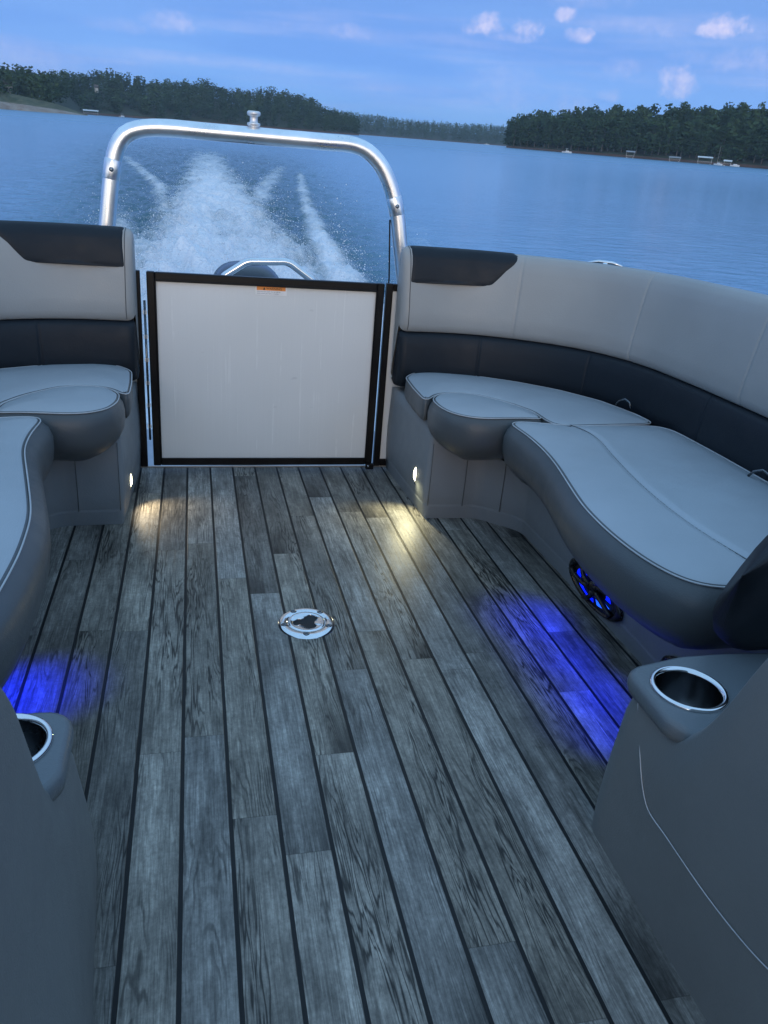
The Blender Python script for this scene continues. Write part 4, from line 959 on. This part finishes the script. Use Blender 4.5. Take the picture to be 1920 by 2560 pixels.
# ------------------------------------------------------------------ WATER with wake
CX, CYY = 0.0, 0.0
def wake_masks(X, Y):
    """foam density and height of the churned water, world metres"""
    cxl = .35 + .012 * (Y - 8)                                # centre line of the propeller wash
    hw = np.interp(Y, [4, 6, 10, 15, 25, 40, 60, 80], [1.3, 1.35, 1.4, 1.15, 1.05, 1.05, 1.3, 2.0])
    wash = np.exp(-(np.abs(X - cxl) / hw) ** 2.6) * np.interp(Y, [4, 6, 14, 24, 34, 50, 62, 85], [1.0, 1.0, 1.0, .88, .72, .52, .2, 0])
    def band(xc, wd, st): return np.exp(-(np.abs(X - xc) / wd) ** 2) * st
    lft = band(np.interp(Y, [6, 14, 18, 25, 43, 70], [-.4, -.55, -.6, -.95, -3.2, -6.8]), np.interp(Y, [10, 25, 60], [.3, .25, .5]), np.interp(Y, [8, 16, 25, 40, 50], [.2, .45, .62, .45, 0]))
    rgt = band(np.interp(Y, [6, 14, 18, 25, 45, 70], [1.2, 1.25, 1.3, 1.95, 4.6, 8.2]), np.interp(Y, [10, 25, 60], [.3, .38, .6]), np.interp(Y, [8, 16, 25, 40, 48], [.2, .45, .66, .45, 0]))
    rg2 = band(np.interp(Y, [6, 10.5, 14.3, 25, 38.6, 60], [1.6, 1.85, 2.15, 3.2, 4.75, 7]), np.interp(Y, [6, 14, 38], [.45, .28, .22]), np.interp(Y, [6, 10, 14, 20, 36, 42], [.95, .9, .8, .6, .55, 0]))
    lf2 = band(np.interp(Y, [6, 10.5, 14.3, 25, 40], [-.85, -.95, -1.2, -2.1, -3.6]), np.interp(Y, [6, 14, 38], [.5, .4, .25]), np.interp(Y, [6, 10, 14, 22], [.9, .8, .55, .0]))
    foam = np.clip(np.maximum.reduce([wash, lft, rgt, rg2, lf2]), 0, 1)
    turb = np.exp(-(np.abs(X - .4) / np.interp(Y, [4, 10, 25, 60, 90], [2.2, 2.6, 4.2, 8, 12])) ** 4) * np.interp(Y, [3, 6, 50, 110], [1, 1, .8, 0])
    # streaks of older foam out on the right
    side = np.exp(-(np.abs(X - np.interp(Y, [4, 12, 20, 30], [2.6, 3.6, 5.2, 8])) / .5) ** 2) * np.interp(Y, [6, 10, 22, 30], [.0, .34, .22, 0])
    foam = np.maximum(foam, side)
    hol = np.exp(-((X - .52) / .42) ** 2 - ((Y - 14.5) / 3.2) ** 2); foam = foam * (1 - .35 * hol)
    h = .34 * wash * (1 - .5 * hol) * np.interp(Y, [4, 7, 12, 22, 45], [.3, .8, 1, .55, .15]) + .10 * (lft + rgt) + .12 * rg2 + .10 * lf2
    return foam, turb, h
azs = np.unique(np.r_[np.arange(-180, -26, 4.), np.arange(-26, -16, .6), np.arange(-16, 30, .125), np.arange(30, 45, .5), np.arange(45, 181, 4.)])
rs = [1.2]
while rs[-1] < 2500: rs.append(rs[-1] * (1.0075 if 5.5 < rs[-1] < 75 else 1.06))
rs = np.array(rs); A, Rr = np.meshgrid(np.radians(azs), rs, indexing='ij'); X = Rr * np.sin(A); Y = Rr * np.cos(A)
foam, turb, h = wake_masks(X, Y); Y0 = Y
mask = (foam + turb > .01) & (np.degrees(A) > -27) & (np.degrees(A) < 46)
Z = np.zeros_like(X)
idx = np.argwhere(mask)
for i, j in idx:
    x_, y_ = X[i, j], Y[i, j]; fo = foam[i, j]; tu = turb[i, j]
    n1 = mnoise.fractal(Vector((x_ * 2.6, y_ * 2.0, .3)), 1.0, 2.1, 4); n2 = abs(mnoise.noise(Vector((x_ * 6, y_ * 4.6, 1.7))))
    Z[i, j] = h[i, j] * (.6 + .55 * n1) + tu * .085 * n1 + fo * .035 * n2
Z = np.where(np.degrees(A) > 100, 0, Z)
na, nr = X.shape; V = np.stack([X.ravel(), Y.ravel(), Z.ravel()], 1)
ii, jj = np.meshgrid(np.arange(na - 1), np.arange(nr - 1), indexing='ij'); q = (ii * nr + jj).ravel()
F = np.stack([q, q + nr, q + nr + 1, q + 1], 1)
# M_WATER
mt, N, b = mat('lake_water'); M_WATER = mt; c = N.coord(); cx, cy, cz = N.sep(c)
fo = N.attr('foam', 'Fac'); tu = N.attr('turb', 'Fac')
cd = N.node('ShaderNodeCameraData').outputs['View Distance'] if False else N.vm('LENGTH', c)
w1 = N.noise(N.vm('MULTIPLY', c, (1.6, 2.6, 1)), 1, 5, .6, .4); w2 = N.noise(N.vm('MULTIPLY', c, (7, 11, 1)), 1, 3, .55, .3); w3 = N.noise(N.vm('MULTIPLY', c, (.09, .22, 1)), 1, 4, .55)
ff = N.noise(N.vm('MULTIPLY', c, (5.5, 3.6, 1)), 1, 6, .68, .8); ff2 = N.noise(N.vm('MULTIPLY', c, (26, 18, 1)), 1, 4, .65, .4); f3 = N.noise(N.vm('MULTIPLY', c, (1.5, .55, 1)), 1, 3, .6, .8)
fn = N.m('ADD', N.m('ADD', N.m('MULTIPLY', ff, .42), N.m('MULTIPLY', ff2, .22)), N.m('MULTIPLY', f3, .46))
thr = N.m('SUBTRACT', N.mr(fo, 0, 1, .80, .10), 0)
fm = N.m('MULTIPLY', N.mr(N.m('SUBTRACT', fn, thr), -.14, .40, 0, 1, smooth=True), N.mr(fo, .04, .2, 0, 1))
wat = N.mix(N.mr(N.noise(N.vm('MULTIPLY', c, (.5, .3, 1)), 1, 4, .6), .35, .65), (.095, .27, .42), (.115, .31, .47))
wat = N.mix(N.m('MULTIPLY', tu, .8), wat, (.014, .060, .075))
N.put(b.inputs['Base Color'], N.mix(fm, wat, (.82, .86, .92)))
N.put(b.inputs['Roughness'], N.m('ADD', N.mr(cd, 8, 200, .12, .28), N.m('MULTIPLY', fm, .4)))
b.inputs['IOR'].default_value = 1.42
hh = N.m('ADD', N.m('ADD', N.m('MULTIPLY', w1, N.mr(cd, 8, 60, 1.0, .12)), N.m('MULTIPLY', w2, N.mr(cd, 6, 50, .2, .03))), N.m('MULTIPLY', N.m('MULTIPLY', fn, fo), .8))
hh = N.m('ADD', hh, N.m('MULTIPLY', N.m('MULTIPLY', N.m('ADD', w1, N.m('MULTIPLY', w2, .6)), tu), 4.2))
N.put(b.inputs['Normal'], N.bump(N.m('ADD', hh, N.m('MULTIPLY', w3, .5)), .42, .06))
wo = mesh_obj('water', V, F, M_WATER, None, boat=False); tag(wo, kind='structure')
for nm, arr in (('foam', foam), ('turb', turb)):
    at = wo.data.attributes.new(nm, 'FLOAT', 'POINT'); at.data.foreach_set('value', np.where(np.degrees(A) > 100, 0, arr).ravel().astype(np.float32))

# flying droplets above the wash: one uncountable spray
M_SPRAY = simple('spray_foam', (.80, .85, .92), .5)
octv = np.array([(1, 0, 0), (-1, 0, 0), (0, 1, 0), (0, -1, 0), (0, 0, 1), (0, 0, -1)], float); octf = np.array([(0, 2, 4), (2, 1, 4), (1, 3, 4), (3, 0, 4), (2, 0, 5), (1, 2, 5), (3, 1, 5), (0, 3, 5)])
M_ = 380000; y_ = 5.5 * rng.random(M_) ** -.55; y_ = np.where(y_ > 48, 9, y_)
x_ = .35 + rng.normal(size=M_) * np.interp(y_, [5, 10, 25, 48], [1.0, 1.1, 1.2, 2.2]); f_o, _, h_ = wake_masks(x_, y_)
jet = .5 + .5 * np.sin(x_ * 5.1 + 1.7 * np.sin(y_ * 1.3)) * np.sin(y_ * .9 + 2.2 * np.sin(x_ * 2.3)); keep = np.flatnonzero(rng.random(M_) < f_o ** 1.4 * (.25 + jet))[:75000]
x_, y_, h_, jet = x_[keep], y_[keep], h_[keep], jet[keep]; nk = len(keep)
z_ = h_ * .6 + np.abs(rng.normal(size=nk)) * np.interp(y_, [5, 9, 14, 30, 48], [.18, .34, .32, .10, .04]) * (.3 + jet); r_ = .0016 + .0075 * rng.random(nk) ** 7 + .00010 * y_
V = (np.stack([x_, y_, z_], 1)[:, None] + octv[None] * r_[:, None, None] * np.array([1, 1.4, 1])).reshape(-1, 3); F = (octf[None] + 6 * np.arange(nk)[:, None, None]).reshape(-1, 3)
sp = mesh_obj('spray', V, F, M_SPRAY, None, boat=False); tag(sp, 'white spray thrown up by the outboard behind the gate', 'spray', kind='stuff')

# ------------------------------------------------------------------ lake haze
bm = bmesh.new(); box(bm, -2700, 2700, -2700, 2700, -2.5, 75)
mt = bpy.data.materials.new('haze'); mt.use_nodes = True; nt = mt.node_tree; nt.nodes.remove(nt.nodes['Principled BSDF'])
pv_ = nt.nodes.new('ShaderNodeVolumePrincipled'); pv_.inputs['Color'].default_value = (.62, .82, 1, 1); pv_.inputs['Density'].default_value = .00017; pv_.inputs['Anisotropy'].default_value = 0
nt.links.new(pv_.outputs[0], nt.nodes['Material Output'].inputs['Volume'])
hz_ = bm_obj('haze', bm, mt, boat=False); tag(hz_, 'thin blue evening haze over the lake', 'haze', kind='stuff')

# ------------------------------------------------------------------ finish: put the boat on its trim
for o in BOATROOTS: o.matrix_world = BOAT @ Matrix.Translation(o.location)
